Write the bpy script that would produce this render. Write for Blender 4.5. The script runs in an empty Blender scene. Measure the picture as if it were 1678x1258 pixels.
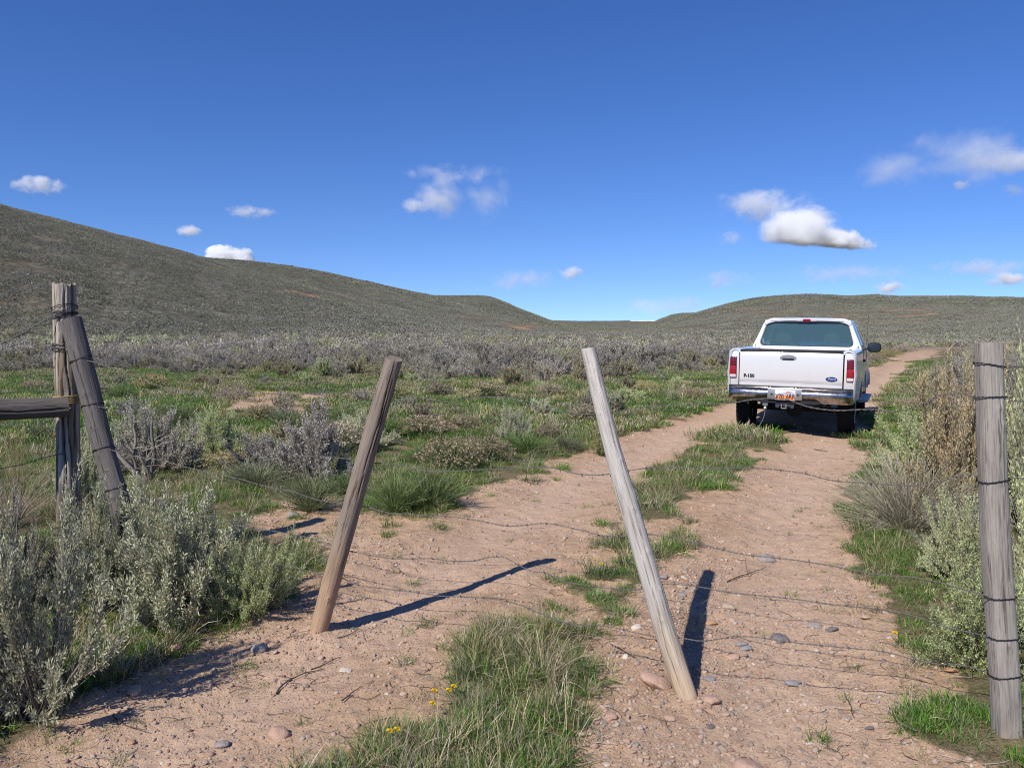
import bpy, bmesh, math
import numpy as np
from mathutils import Vector, Matrix

SC = bpy.context.scene
COL = SC.collection
rad = math.radians

# ------------------------------------------------------------------ camera
FPX, HOR, CAMZ = 1300.0, 540.0, 1.68          # focal length in photo pixels, horizon row, eye height
PITCH = math.atan((629 - HOR) / FPX)
cam_d = bpy.data.cameras.new("camera")
cam_d.sensor_width = 36.0
cam_d.lens = 36.0 * FPX / 1678.0
cam_d.clip_start = 0.05
cam_d.clip_end = 60000
cam = bpy.data.objects.new("camera", cam_d)
COL.objects.link(cam)
cam.location = (0, 0, CAMZ)
cam.rotation_euler = (math.pi / 2 - PITCH, 0, 0)
SC.camera = cam

# ------------------------------------------------------------------ sky and sun
SUN_AZ, SUN_EL = 216.0, 43.5                   # clockwise from the view direction
world = bpy.data.worlds.new("World")
SC.world = world
world.use_nodes = True
wn = world.node_tree
bg = wn.nodes["Background"]
sky = wn.nodes.new("ShaderNodeTexSky")
sky.sky_type = 'NISHITA'
sky.sun_disc = False
sky.sun_elevation = rad(SUN_EL)
sky.sun_rotation = rad(SUN_AZ)
sky.altitude = 2200
sky.air_density = 1.0
sky.dust_density = 0.15
sky.ozone_density = 4.0
stc = wn.nodes.new("ShaderNodeTexCoord")
smp = wn.nodes.new("ShaderNodeMapping")        # thin dry mountain air: the pale band at the horizon is narrow
smp.inputs["Scale"].default_value = (1, 1, 0.95)
smp.inputs["Location"].default_value = (0, 0, 0.062)
wn.links.new(stc.outputs["Generated"], smp.inputs["Vector"])
wn.links.new(smp.outputs[0], sky.inputs["Vector"])
hs = wn.nodes.new("ShaderNodeHueSaturation")
hs.inputs["Saturation"].default_value = 1.22
hs.inputs["Hue"].default_value = 0.5145
wn.links.new(sky.outputs[0], hs.inputs["Color"])
wn.links.new(hs.outputs[0], bg.inputs[0])
bg.inputs[1].default_value = 0.135

sun_d = bpy.data.lights.new("sun", 'SUN')
sun_d.energy = 5.0
sun_d.angle = rad(0.53)
sun_d.color = (1.0, 0.955, 0.89)
sun = bpy.data.objects.new("sun", sun_d)
COL.objects.link(sun)
sd = Vector((math.sin(rad(SUN_AZ)) * math.cos(rad(SUN_EL)), math.cos(rad(SUN_AZ)) * math.cos(rad(SUN_EL)), math.sin(rad(SUN_EL))))
sun.rotation_euler = sd.to_track_quat('Z', 'Y').to_euler()
sun.location = (-8, -10, 12)

SC.view_settings.view_transform = 'Standard'
SC.view_settings.look = 'None'
SC.view_settings.gamma = 1.0
SC.view_settings.exposure = 0.10
SC.cycles.volume_bounces = 10
SC.cycles.max_bounces = 10
SC.cycles.diffuse_bounces = 3
SC.cycles.transparent_max_bounces = 24
SC.cycles.use_denoising = True
SC.cycles.denoising_prefilter = 'NONE'
SC.cycles.use_adaptive_sampling = False
SC.cycles.filter_width = 1.05

# ------------------------------------------------------------------ photo pixel -> ray helpers (design aid: where things stand on the ground)
FWD = np.array([0, math.cos(PITCH), -math.sin(PITCH)])
UPV = np.array([0, math.sin(PITCH), math.cos(PITCH)])
EYE = np.array([0, 0, CAMZ])

def ray(px, py):
    return FWD + np.array([1.0, 0, 0]) * (px - 839) / FPX - UPV * (py - 629) / FPX

def gnd(px, py, z=0.0):
    d = ray(px, py)
    return EYE + d * (z - CAMZ) / d[2]

def aty(px, py, Y):
    d = ray(px, py)
    return EYE + d * Y / d[1]

def proj(w):
    w = np.asarray(w, float) - EYE
    d = w @ FWD
    return 839 + FPX * w[..., 0] / d, 629 - FPX * (w @ UPV) / d

# ------------------------------------------------------------------ numpy helpers
def _hash(ix, iy, seed):
    h = (ix.astype(np.int64) * 374761393 + iy.astype(np.int64) * 668265263 + seed * 2147483647 // 7) & 0xFFFFFFFF
    h = ((h ^ (h >> 13)) * 1274126177) & 0xFFFFFFFF
    h = h ^ (h >> 16)
    return (h & 0xFFFFFF) / float(0xFFFFFF)

def vnoise(x, y, seed=0):
    x = np.asarray(x, float); y = np.asarray(y, float)
    ix = np.floor(x); iy = np.floor(y)
    fx = x - ix; fy = y - iy
    u = fx * fx * (3 - 2 * fx); v = fy * fy * (3 - 2 * fy)
    a = _hash(ix, iy, seed); b = _hash(ix + 1, iy, seed); c = _hash(ix, iy + 1, seed); d = _hash(ix + 1, iy + 1, seed)
    return (a * (1 - u) + b * u) * (1 - v) + (c * (1 - u) + d * u) * v

def fbm(x, y, seed=0, oct=4):
    s = 0; a = 0.5; t = 0
    for k in range(oct):
        s = s + a * vnoise(x * 2 ** k + 17.3 * k, y * 2 ** k - 9.1 * k, seed + k); t += a; a *= 0.5
    return s / t                                     # 0..1

def sstep(a, b, x):
    t = np.clip((x - a) / (b - a), 0, 1)
    return t * t * (3 - 2 * t)

def poly_sd(x, y, P):
    """signed distance to polygon, positive inside"""
    x = np.asarray(x, float); y = np.asarray(y, float)
    n = len(P); d = np.full(x.shape, 1e18); ins = np.zeros(x.shape, bool)
    for i in range(n):
        ax, ay = P[i]; bx, by = P[(i + 1) % n]
        ex, ey = bx - ax, by - ay
        wx, wy = x - ax, y - ay
        t = np.clip((wx * ex + wy * ey) / max(ex * ex + ey * ey, 1e-12), 0, 1)
        dx, dy = wx - ex * t, wy - ey * t
        d = np.minimum(d, dx * dx + dy * dy)
        c = ((ay > y) != (by > y))
        with np.errstate(divide='ignore', invalid='ignore'):
            c &= x < (bx - ax) * (y - ay) / ((by - ay) if by != ay else 1e-12) + ax
        ins ^= c
    d = np.sqrt(d)
    return np.where(ins, d, -d)

def mesh_np(name, V, faces, mats, smooth=False, fmat=None):
    """faces: list of (n,k) int arrays; fmat: list of material index per array (int or array)"""
    me = bpy.data.meshes.new(name)
    V = np.ascontiguousarray(V, dtype=np.float32)
    faces = [np.asarray(f, dtype=np.int32) for f in faces if len(f)]
    me.vertices.add(len(V)); me.vertices.foreach_set("co", V.ravel())
    tot = sum(f.size for f in faces); npoly = sum(len(f) for f in faces)
    me.loops.add(tot); me.loops.foreach_set("vertex_index", np.concatenate([f.ravel() for f in faces]))
    me.polygons.add(npoly)
    st = []; o = 0
    for f in faces:
        st.append(o + np.arange(len(f), dtype=np.int32) * f.shape[1]); o += f.size
    me.polygons.foreach_set("loop_start", np.concatenate(st).astype(np.int32))
    for m in mats: me.materials.append(m)
    if fmat is not None:
        me.polygons.foreach_set("material_index", np.concatenate([np.broadcast_to(np.asarray(m, dtype=np.int32), (len(f),)) for m, f in zip(fmat, faces)]))
    if smooth: me.polygons.foreach_set("use_smooth", np.ones(npoly, bool))
    me.update(calc_edges=True)
    me.validate()
    return me

class Geo:
    """collects vertices and faces (quads/tris) with a material index"""
    def __init__(s): s.V = []; s.F = []; s.M = []; s.n = 0
    def add(s, V, F, m=0):
        V = np.asarray(V, float).reshape(-1, 3); F = np.asarray(F, dtype=np.int64)
        if len(F) == 0: return
        s.V.append(V); s.F.append(F + s.n); s.M.append(m); s.n += len(V)
    def mesh(s, name, mats, smooth=False):
        return mesh_np(name, np.concatenate(s.V), s.F, mats, smooth, s.M)

def link(name, me, parent=None, loc=None):
    o = bpy.data.objects.new(name, me)
    COL.objects.link(o)
    if parent is not None: o.parent = parent
    if loc is not None: o.location = loc
    return o

def tag(o, label=None, cat=None, group=None, kind=None):
    if label: o['label'] = label
    if cat: o['category'] = cat
    if group: o['group'] = group
    if kind: o['kind'] = kind
    return o

def empty(name, loc, label, cat, group=None, rz=0.0):
    o = bpy.data.objects.new(name, None); COL.objects.link(o)
    o.location = loc; o.rotation_euler = (0, 0, rz); o.empty_display_size = 0.1
    return tag(o, label, cat, group)

def _frames(P):
    T = np.gradient(P, axis=1)
    T /= np.linalg.norm(T, axis=2, keepdims=True) + 1e-9
    ref = np.where(np.abs(T[:, :1, 2:3]) > 0.9, np.array([1.0, 0, 0]), np.array([0, 0, 1.0]))
    N = np.cross(T, np.broadcast_to(ref, T.shape)); N /= np.linalg.norm(N, axis=2, keepdims=True) + 1e-9
    B = np.cross(T, N)
    return T, N, B

def tubes(P, R, sides=4, cap=False):
    """P (n,k,3) R (n,k) -> verts, quads"""
    P = np.asarray(P, float); n, k, _ = P.shape
    R = np.broadcast_to(R, (n, k))
    T, N, B = _frames(P)
    a = np.arange(sides) * 2 * math.pi / sides
    V = P[:, :, None, :] + R[:, :, None, None] * (np.cos(a)[None, None, :, None] * N[:, :, None, :] + np.sin(a)[None, None, :, None] * B[:, :, None, :])
    base = (np.arange(n) * k * sides)[:, None, None] + (np.arange(k - 1) * sides)[None, :, None]
    i = np.arange(sides)[None, None, :]; j = (np.arange(sides) + 1)[None, None, :] % sides
    F = np.stack([base + i, base + j, base + sides + j, base + sides + i], axis=-1).reshape(-1, 4)
    return V.reshape(-1, 3), F

def strips(P, Wd, S):
    """flat ribbons. P (n,k,3), Wd (n,k), S (n,3) side vectors"""
    n, k, _ = P.shape
    off = Wd[:, :, None] * S[:, None, :] * 0.5
    V = np.stack([P - off, P + off], axis=2).reshape(-1, 3)
    base = (np.arange(n) * k * 2)[:, None] + (np.arange(k - 1) * 2)[None, :]
    F = np.stack([base, base + 1, base + 3, base + 2], axis=-1).reshape(-1, 4)
    return V, F

def leaves(P, D, S, L, Wd):
    """rhombus leaves: base P, direction D, side S, length L, width W"""
    n = len(P)
    L = L[:, None]; Wd = Wd[:, None]
    up = np.cross(D, S) * L * 0.08
    V = np.stack([P, P + D * L * 0.55 - S * Wd * 0.5 + up, P + D * L, P + D * L * 0.55 + S * Wd * 0.5 + up], axis=1).reshape(-1, 3)
    F = np.arange(n * 4).reshape(-1, 4)
    return V, F

def unit(v):
    return v / (np.linalg.norm(v, axis=-1, keepdims=True) + 1e-9)

def perp(D, rng):
    return unit(np.cross(D, rng.normal(size=D.shape)))

# ------------------------------------------------------------------ material helpers
def mat(name):
    m = bpy.data.materials.new(name); m.use_nodes = True
    nt = m.node_tree
    return m, nt, nt.nodes["Principled BSDF"]

def nnode(nt, kind, **kw):
    n = nt.nodes.new(kind)
    for k, v in kw.items():
        if k in n.inputs.keys() if hasattr(n.inputs, 'keys') else False: n.inputs[k].default_value = v
        else: setattr(n, k, v)
    return n

def ramp(nt, fac, stops, interp='LINEAR'):
    r = nt.nodes.new("ShaderNodeValToRGB"); r.color_ramp.interpolation = interp
    el = r.color_ramp.elements
    while len(el) < len(stops): el.new(0.5)
    for e, (p, c) in zip(el, stops):
        e.position = p; e.color = (*c, 1) if len(c) == 3 else c
    nt.links.new(fac, r.inputs[0])
    return r.outputs[0]

def noise(nt, scale, detail=4, rough=0.55, vec=None, dist=0.0):
    n = nt.nodes.new("ShaderNodeTexNoise")
    n.inputs["Scale"].default_value = scale; n.inputs["Detail"].default_value = detail
    n.inputs["Roughness"].default_value = rough; n.inputs["Distortion"].default_value = dist
    if vec is not None: nt.links.new(vec, n.inputs["Vector"])
    return n.outputs[0]

def mixc(nt, fac, a, b, mode='MIX'):
    m = nt.nodes.new("ShaderNodeMix"); m.data_type = 'RGBA'; m.blend_type = mode
    for sock, v in ((m.inputs[0], fac), (m.inputs[6], a), (m.inputs[7], b)):
        if isinstance(v, (int, float)): sock.default_value = v
        elif isinstance(v, tuple): sock.default_value = (*v, 1) if len(v) == 3 else v
        else: nt.links.new(v, sock)
    return m.outputs[2]

def mth(nt, op, a, b=None, c=None):
    m = nt.nodes.new("ShaderNodeMath"); m.operation = op
    for i, v in enumerate((a, b, c)):
        if v is None: continue
        if isinstance(v, (int, float)): m.inputs[i].default_value = v
        else: nt.links.new(v, m.inputs[i])
    return m.outputs[0]

def bump(nt, height, strength, dist, bsdf, normal=None):
    b = nt.nodes.new("ShaderNodeBump")
    b.inputs["Strength"].default_value = strength; b.inputs["Distance"].default_value = dist
    nt.links.new(height, b.inputs["Height"])
    if normal is not None: nt.links.new(normal, b.inputs["Normal"])
    if bsdf is not None: nt.links.new(b.outputs[0], bsdf.inputs["Normal"])
    return b.outputs[0]

def simple(name, col, rough=0.8, metal=0.0, spec=0.3):
    m, nt, b = mat(name)
    b.inputs["Base Color"].default_value = (*col, 1); b.inputs["Roughness"].default_value = rough
    b.inputs["Metallic"].default_value = metal; b.inputs["Specular IOR Level"].default_value = spec
    return m

def leafmat(name, stops, trans=0.25, rough=0.75, tint=0.25, big=None):
    """foliage: colour varies by leaf and by plant; a little light passes through"""
    m, nt, b = mat(name)
    g = nt.nodes.new("ShaderNodeNewGeometry"); oi = nt.nodes.new("ShaderNodeObjectInfo")
    c = ramp(nt, g.outputs["Random Per Island"], stops)
    hsv = nt.nodes.new("ShaderNodeHueSaturation")
    nt.links.new(c, hsv.inputs["Color"])
    nt.links.new(mth(nt, 'MULTIPLY_ADD', oi.outputs["Random"], tint * 2, 1 - tint), hsv.inputs["Value"])
    v2 = mth(nt, 'FRACT', mth(nt, 'MULTIPLY', oi.outputs["Random"], 7.31))
    nt.links.new(mth(nt, 'MULTIPLY_ADD', v2, 0.04, 0.48), hsv.inputs["Hue"])
    nt.links.new(mth(nt, 'MULTIPLY_ADD', v2, 0.5, 0.75), hsv.inputs["Saturation"])
    nt.links.new(hsv.outputs[0], b.inputs["Base Color"])
    b.inputs["Roughness"].default_value = rough; b.inputs["Specular IOR Level"].default_value = 0.25
    if trans > 0:
        t = nt.nodes.new("ShaderNodeBsdfTranslucent"); nt.links.new(hsv.outputs[0], t.inputs[0])
        mx = nt.nodes.new("ShaderNodeMixShader"); mx.inputs[0].default_value = trans
        nt.links.new(b.outputs[0], mx.inputs[1]); nt.links.new(t.outputs[0], mx.inputs[2])
        nt.links.new(mx.outputs[0], nt.nodes["Material Output"].inputs[0])
    return m
# ================================================================== TERRAIN
def px_poly(pts):
    return [tuple(gnd(x, y)[:2]) for x, y in pts]

# the dirt road: left edge going away, right edge coming back
ROAD_L = [(-900, 1800), (-300, 1340), (0, 1250), (150, 1142), (285, 1088), (395, 1030), (475, 970), (540, 890), (600, 850), (690, 848), (745, 832),
          (790, 800), (870, 782), (960, 738), (1010, 714), (1100, 690), (1200, 657), (1300, 628), (1400, 604), (1436, 594), (1485, 579), (1526, 567)]
ROAD_R = [(1545, 569), (1508, 598), (1470, 638), (1444, 672), (1414, 720), (1408, 770), (1388, 830), (1400, 880), (1412, 950), (1432, 1000), (1470, 1062),
          (1520, 1105), (1560, 1150), (1500, 1172), (1492, 1200), (1600, 1262), (1900, 1420), (2600, 1800)]
ROAD = px_poly(ROAD_L) + px_poly(ROAD_R)
STRIP_NEAR = px_poly([(470, 1300), (560, 1238), (680, 1200), (715, 1120), (760, 1066), (850, 1026), (1000, 1040), (985, 1085), (955, 1130), (935, 1180), (900, 1300), (800, 1500), (500, 1500)])
STRIP_MID = px_poly([(1015, 842), (1040, 800), (1085, 765), (1150, 722), (1232, 694), (1290, 699), (1255, 735), (1195, 795), (1100, 838)])
STRIP_GAP = px_poly([(1020, 838), (1100, 836), (1140, 890), (1090, 935), (1020, 1015), (985, 1050), (880, 1030), (925, 955), (975, 880)])
BARE = [px_poly([(405, 905), (400, 860), (440, 815), (560, 812), (640, 850), (600, 905)]),
        px_poly([(610, 712), (660, 690), (770, 690), (830, 706), (740, 716)]),
        px_poly([(340, 668), (420, 640), (520, 645), (560, 668), (470, 690)]),
        px_poly([(790, 624), (830, 618), (870, 626), (830, 632)]),
        px_poly([(1080, 628), (1120, 622), (1150, 630), (1110, 636)])]
RUT_L = [tuple(gnd(*p)[:2]) for p in [(200, 1258), (600, 1020), (800, 880), (1000, 770), (1130, 705), (1225, 665), (1330, 625), (1440, 595), (1505, 577)]]
RUT_R = [tuple(gnd(*p)[:2]) for p in [(1270, 1258), (1260, 1050), (1280, 900), (1310, 780), (1380, 700), (1430, 640), (1480, 598), (1520, 577)]]

FEET = [tuple(gnd(*p)[:2]) for p in ((523, 1027), (1125, 1137), (1651, 1210))]

def line_d(x, y, P):
    d = np.full(np.shape(x), 1e9)
    for (ax, ay), (bx, by) in zip(P[:-1], P[1:]):
        ex, ey = bx - ax, by - ay
        t = np.clip(((x - ax) * ex + (y - ay) * ey) / (ex * ex + ey * ey), 0, 1)
        d = np.minimum(d, np.hypot(x - ax - ex * t, y - ay - ey * t))
    return d

def zone(x, y):
    """returns (grass cover 0..1, road 0..1) at ground points"""
    x = np.asarray(x, float); y = np.asarray(y, float)
    r = np.hypot(x, y)
    w = 0.10 + 0.012 * r
    wx = x + (fbm(x * 2.2, y * 2.2, 3) - 0.5) * w * 3.2
    wy = y + (fbm(x * 2.2, y * 2.2, 9) - 0.5) * w * 3.2
    rd = poly_sd(wx, wy, ROAD)
    sn = poly_sd(wx, wy, STRIP_NEAR); sm = poly_sd(wx, wy, STRIP_MID)
    soft = 0.06 + 0.006 * r
    road = sstep(-soft, soft, rd)
    g = 1 - road
    strip = np.maximum(sstep(-0.03, 0.10, sn), sstep(-0.05, 0.10, sm))
    g = np.maximum(g, strip)
    gap = sstep(-0.05, 0.12, poly_sd(wx, wy, STRIP_GAP)) * sstep(0.44, 0.60, fbm(x * 3.4, y * 3.4, 25))
    g = np.maximum(g, gap * 0.85)
    bare = np.zeros_like(g)
    for B in BARE:
        bare = np.maximum(bare, sstep(-0.10, 0.25, poly_sd(wx, wy, B)))
    patch = sstep(0.50, 0.66, fbm(x * 0.55 + 5, y * 0.55, 21)) * sstep(4, 8, r) * 0.35
    g = g * (1 - 0.88 * bare) * (1 - patch * (1 - strip))
    return np.clip(g, 0, 1), road

# silhouettes of the hills: (profile in photo px, foot distance, crest distance)
HILLS = [
    ([(-900, 130), (-500, 215), (-200, 287), (0, 338), (100, 362), (200, 388), (300, 411), (340, 424), (470, 458), (600, 495), (740, 526), (860, 546), (900, 552)], 95, 430),
    ([(-300, 330), (100, 385), (250, 414), (340, 424), (400, 428), (470, 436), (540, 449), (600, 461), (700, 483), (760, 499), (850, 523), (920, 541), (960, 550)], 230, 720),
    ([(450, 470), (600, 479), (700, 484), (760, 484), (800, 486), (822, 493), (850, 505), (900, 525), (940, 537), (1010, 552)], 420, 1100),
    ([(700, 520), (860, 523), (950, 526), (1000, 532), (1050, 543), (1090, 552)], 900, 2000),
    ([(500, 524), (850, 526), (1000, 525.6), (1030, 524.6), (1078, 524.8), (1110, 528), (1300, 528), (1700, 530)], 2600, 6500),
    ([(1005, 552), (1050, 536), (1085, 522), (1110, 514), (1150, 512), (1210, 514), (1300, 520), (1500, 530)], 700, 1700),
    ([(990, 556), (1030, 546), (1080, 533), (1130, 516), (1170, 504), (1200, 496), (1240, 488.5), (1300, 486), (1400, 485), (1500, 484.5), (1600, 486), (1678, 489), (1800, 497), (2100, 505), (2600, 500)], 190, 950),
    ([(1380, 552), (1480, 536), (1560, 520), (1678, 504), (1800, 498), (2100, 480), (2600, 470)], 170, 620),
]
_T = np.linspace(0.001, 1, 400)
_SHP = _T * _T * (3 - 2 * _T) * 0.55 + 0.45 * np.sin(_T * math.pi / 2) ** 1.3

def _prep(h):
    pr, r0, r1 = h
    az = []; te = []
    for px, py in pr:
        d = ray(px, py); az.append(math.atan2(d[0], d[1])); te.append(d[2] / math.hypot(d[0], d[1]))
    az = np.array(az); te = np.array(te)
    rr = r0 + (r1 - r0) * _T
    A = np.linspace(-1.25, 1.25, 2001)
    tt = np.interp(A, az, te, left=te[0] if az[0] < -0.9 else -1, right=te[-1] if az[-1] > 0.9 else -1)
    # find H for each azimuth such that max over r of (z-cam)/r equals tt
    H = np.zeros_like(A)
    lo = np.zeros_like(A); hi = np.full_like(A, 900.0)
    for _ in range(40):
        H = (lo + hi) / 2
        m = ((H[:, None] * _SHP[None, :] - CAMZ) / rr[None, :])
        m = np.maximum(m.max(axis=1), -CAMZ / rr[-1])
        big = m > tt
        hi = np.where(big, H, hi); lo = np.where(big, lo, H)
    H = np.where(tt < -0.5, 0, H)
    # fade profile ends
    return (A, H, r0, r1)

HP = [_prep(h) for h in HILLS]

def height(x, y, fine=True):
    x = np.asarray(x, float); y = np.asarray(y, float)
    r = np.hypot(x, y); a = np.arctan2(x, y)
    z = (fbm(x * 0.02, y * 0.02, 40) - 0.5) * 1.0 * sstep(45, 160, r)
    z = z + (fbm(x * 0.12, y * 0.12, 41) - 0.5) * 0.25 * sstep(14, 40, r)
    best = np.zeros_like(r)
    for i, (A, H, r0, r1) in enumerate(HP):
        # feet wander a little so the base line is not an arc
        w = (fbm(x * 0.006 + i * 3, y * 0.006, 60 + i) - 0.5) * 0.10 * (r1 - r0)
        t = (r - r0) / (r1 - r0)
        h = np.interp(a, A, H, left=0, right=0)
        tc = np.clip(t + w / (r1 - r0) * np.clip(1 - t, 0, 1) * 2 * (t > 0), 0, 1)
        s = np.interp(tc, np.concatenate([[0], _T]), np.concatenate([[0], _SHP]))
        back = np.where(t > 1, np.clip(1 - ((t - 1) / 1.4) ** 2 * 0.8, 0, 1), 1.0)
        gul = (fbm(a * r1 * 0.012, np.log(np.maximum(r, 1)) * 1.2, 80 + i, 4) - 0.5)
        rg = 1 - np.abs(2 * fbm(a * r1 * 0.018 + 3, np.log(np.maximum(r, 1)) * 0.9, 95 + i, 3) - 1)
        hz = h * s * back
        hz = hz + (gul * 0.10 + (rg - 0.7) * -0.11) * h * np.clip(np.sin(np.clip(t, 0, 1) * math.pi), 0, 1)
        best = np.maximum(best, hz)
    z = z + best
    if fine:
        g, road = zone(x, y)
        near = 1 - sstep(25, 60, r)
        z = z + (fbm(x * 0.5, y * 0.5, 50) - 0.5) * 0.05 * near * sstep(3, 9, r)
        z = z + (fbm(x * 3.0, y * 3.0, 51) - 0.5) * 0.030 * near
        z = z + (fbm(x * 11, y * 11, 52, 3) - 0.5) * 0.016 * near
        z = z + (fbm(x * 34, y * 34, 53, 2) - 0.5) * 0.007 * (1 - sstep(7, 14, r))
        z = z + g * 0.03 * near
        for fx, fy in FEET: z = z + 0.022 * np.exp(-(((x - fx) ** 2 + (y - fy) ** 2) / 0.012)) * (0.6 + 0.8 * fbm(x * 18, y * 18, 57, 2))
        d = np.minimum(line_d(x, y, RUT_L), line_d(x, y, RUT_R))
        z = z - 0.045 * np.exp(-(d / 0.40) ** 2) * road * near + 0.02 * np.exp(-((d - 0.62) / 0.16) ** 2) * road * near
    return z

def outcrop(x, y, z):
    """where the bare reddish soil of the slopes shows"""
    PX, PY = proj(np.stack([x, y, z], -1)); r = np.hypot(x, y); red = np.zeros(np.shape(x))
    for cx, cy, wx, wy, k, rmin in [(1505, 514, 72, 7, 1.3, 300), (1385, 518, 60, 5, .7, 300), (1250, 512, 60, 6, .9, 300), (1120, 536, 55, 4, .55, 250), (525, 485, 36, 4, 0.9, 200),
                              (860, 535, 36, 6, 1.0, 200), (700, 545, 60, 4, .5, 120), (1440, 527, 120, 3, .4, 250), (470, 478, 40, 3, .4, 200), (760, 520, 60, 4, .3, 200)]:
        red = np.maximum(red, k * np.exp(-(((PX - cx) / wx) ** 2 + ((PY - cy) / wy) ** 2)) * (r > rmin))
    return red * sstep(0.34, 0.56, fbm(x * 0.035, y * 0.06, 70, 5))

def build_ground():
    fin = np.radians(np.arange(-42, 42.001, 0.14))
    side = np.radians(np.arange(44, 180, 4.0))
    A = np.concatenate([-side[::-1], fin, side, [math.pi]])[0:]
    A = np.unique(np.round(A, 6)); A = A[A > -math.pi + 0.02]
    rr = [0.02]
    rr += list(np.geomspace(0.3, 2.0, 12))
    rr += list(np.geomspace(2.0, 14, 330)[1:])
    rr += list(np.geomspace(14, 90, 150)[1:])
    rr += list(np.geomspace(90, 1800, 330)[1:])
    rr += list(np.geomspace(1800, 15000, 90)[1:])
    rr = np.array(rr)
    nA, nR = len(A), len(rr)
    AA, RR = np.meshgrid(A, rr)
    X = RR * np.sin(AA); Y = RR * np.cos(AA)
    Z = height(X, Y)
    far = sstep(9000, 15000, RR); Z = Z * (1 - far) - 40 * far
    V = np.stack([X, Y, Z], -1).reshape(-1, 3)
    i = np.arange(nR - 1)[:, None] * nA; j = np.arange(nA)[None, :]; j2 = (j + 1) % nA
    F = np.stack([i + j, i + nA + j, i + nA + j2, i + j2], -1).reshape(-1, 4)[:, ::-1]
    me = mesh_np("ground", V, [F], [ground_material()], smooth=True)
    g, road = zone(X.ravel(), Y.ravel())
    r = RR.ravel(); a = AA.ravel()
    el = (V[:, 2] - CAMZ) / r
    pxx = 839 + FPX * np.tan(a); pyy = 629 + FPX * np.tan(PITCH * 1.0) * -1 - 0 * r
    _c = np.cos(PITCH); _s = np.sin(PITCH)
    dy = np.cos(a); dz = el
    dd = dy * _c - dz * _s
    PX = 839 + FPX * np.sin(a) / dd; PY = 629 - FPX * (dy * _s + dz * _c) / dd
    red = outcrop(X.ravel(), Y.ravel(), V[:, 2])
    brown = np.maximum(sstep(60, 150, r) * 0.0, np.exp(-((PX + 10) / 120) ** 2 - ((PY - 470) / 90) ** 2) * (r > 90))
    snow = sstep(0.5, 0.55, (r > 5200) * np.exp(-((PX - 1056) / 26) ** 4) * (el > 0.0060) * (el < 0.02) * 1.0)
    farc = sstep(55, 110, r)
    ca = me.color_attributes.new("zone", 'FLOAT_COLOR', 'POINT')
    C = np.stack([g * (1 - farc), np.clip(red, 0, 1), farc, road], -1).astype(np.float32)
    ca.data.foreach_set("color", C.ravel())
    cb = me.color_attributes.new("zone2", 'FLOAT_COLOR', 'POINT')
    dr_ = np.minimum(line_d(X.ravel(), Y.ravel(), RUT_L), line_d(X.ravel(), Y.ravel(), RUT_R))
    rut = np.exp(-(dr_ / 0.40) ** 2) * (1 - sstep(30, 60, r))
    C = np.stack([snow, brown, rut, np.ones_like(g)], -1).astype(np.float32)
    cb.data.foreach_set("color", C.ravel())
    o = link("ground", me)
    tag(o, "rolling ground with pinkish dirt ruts, meadow soil and sage covered hills", None, None, 'structure')
    return o

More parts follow.
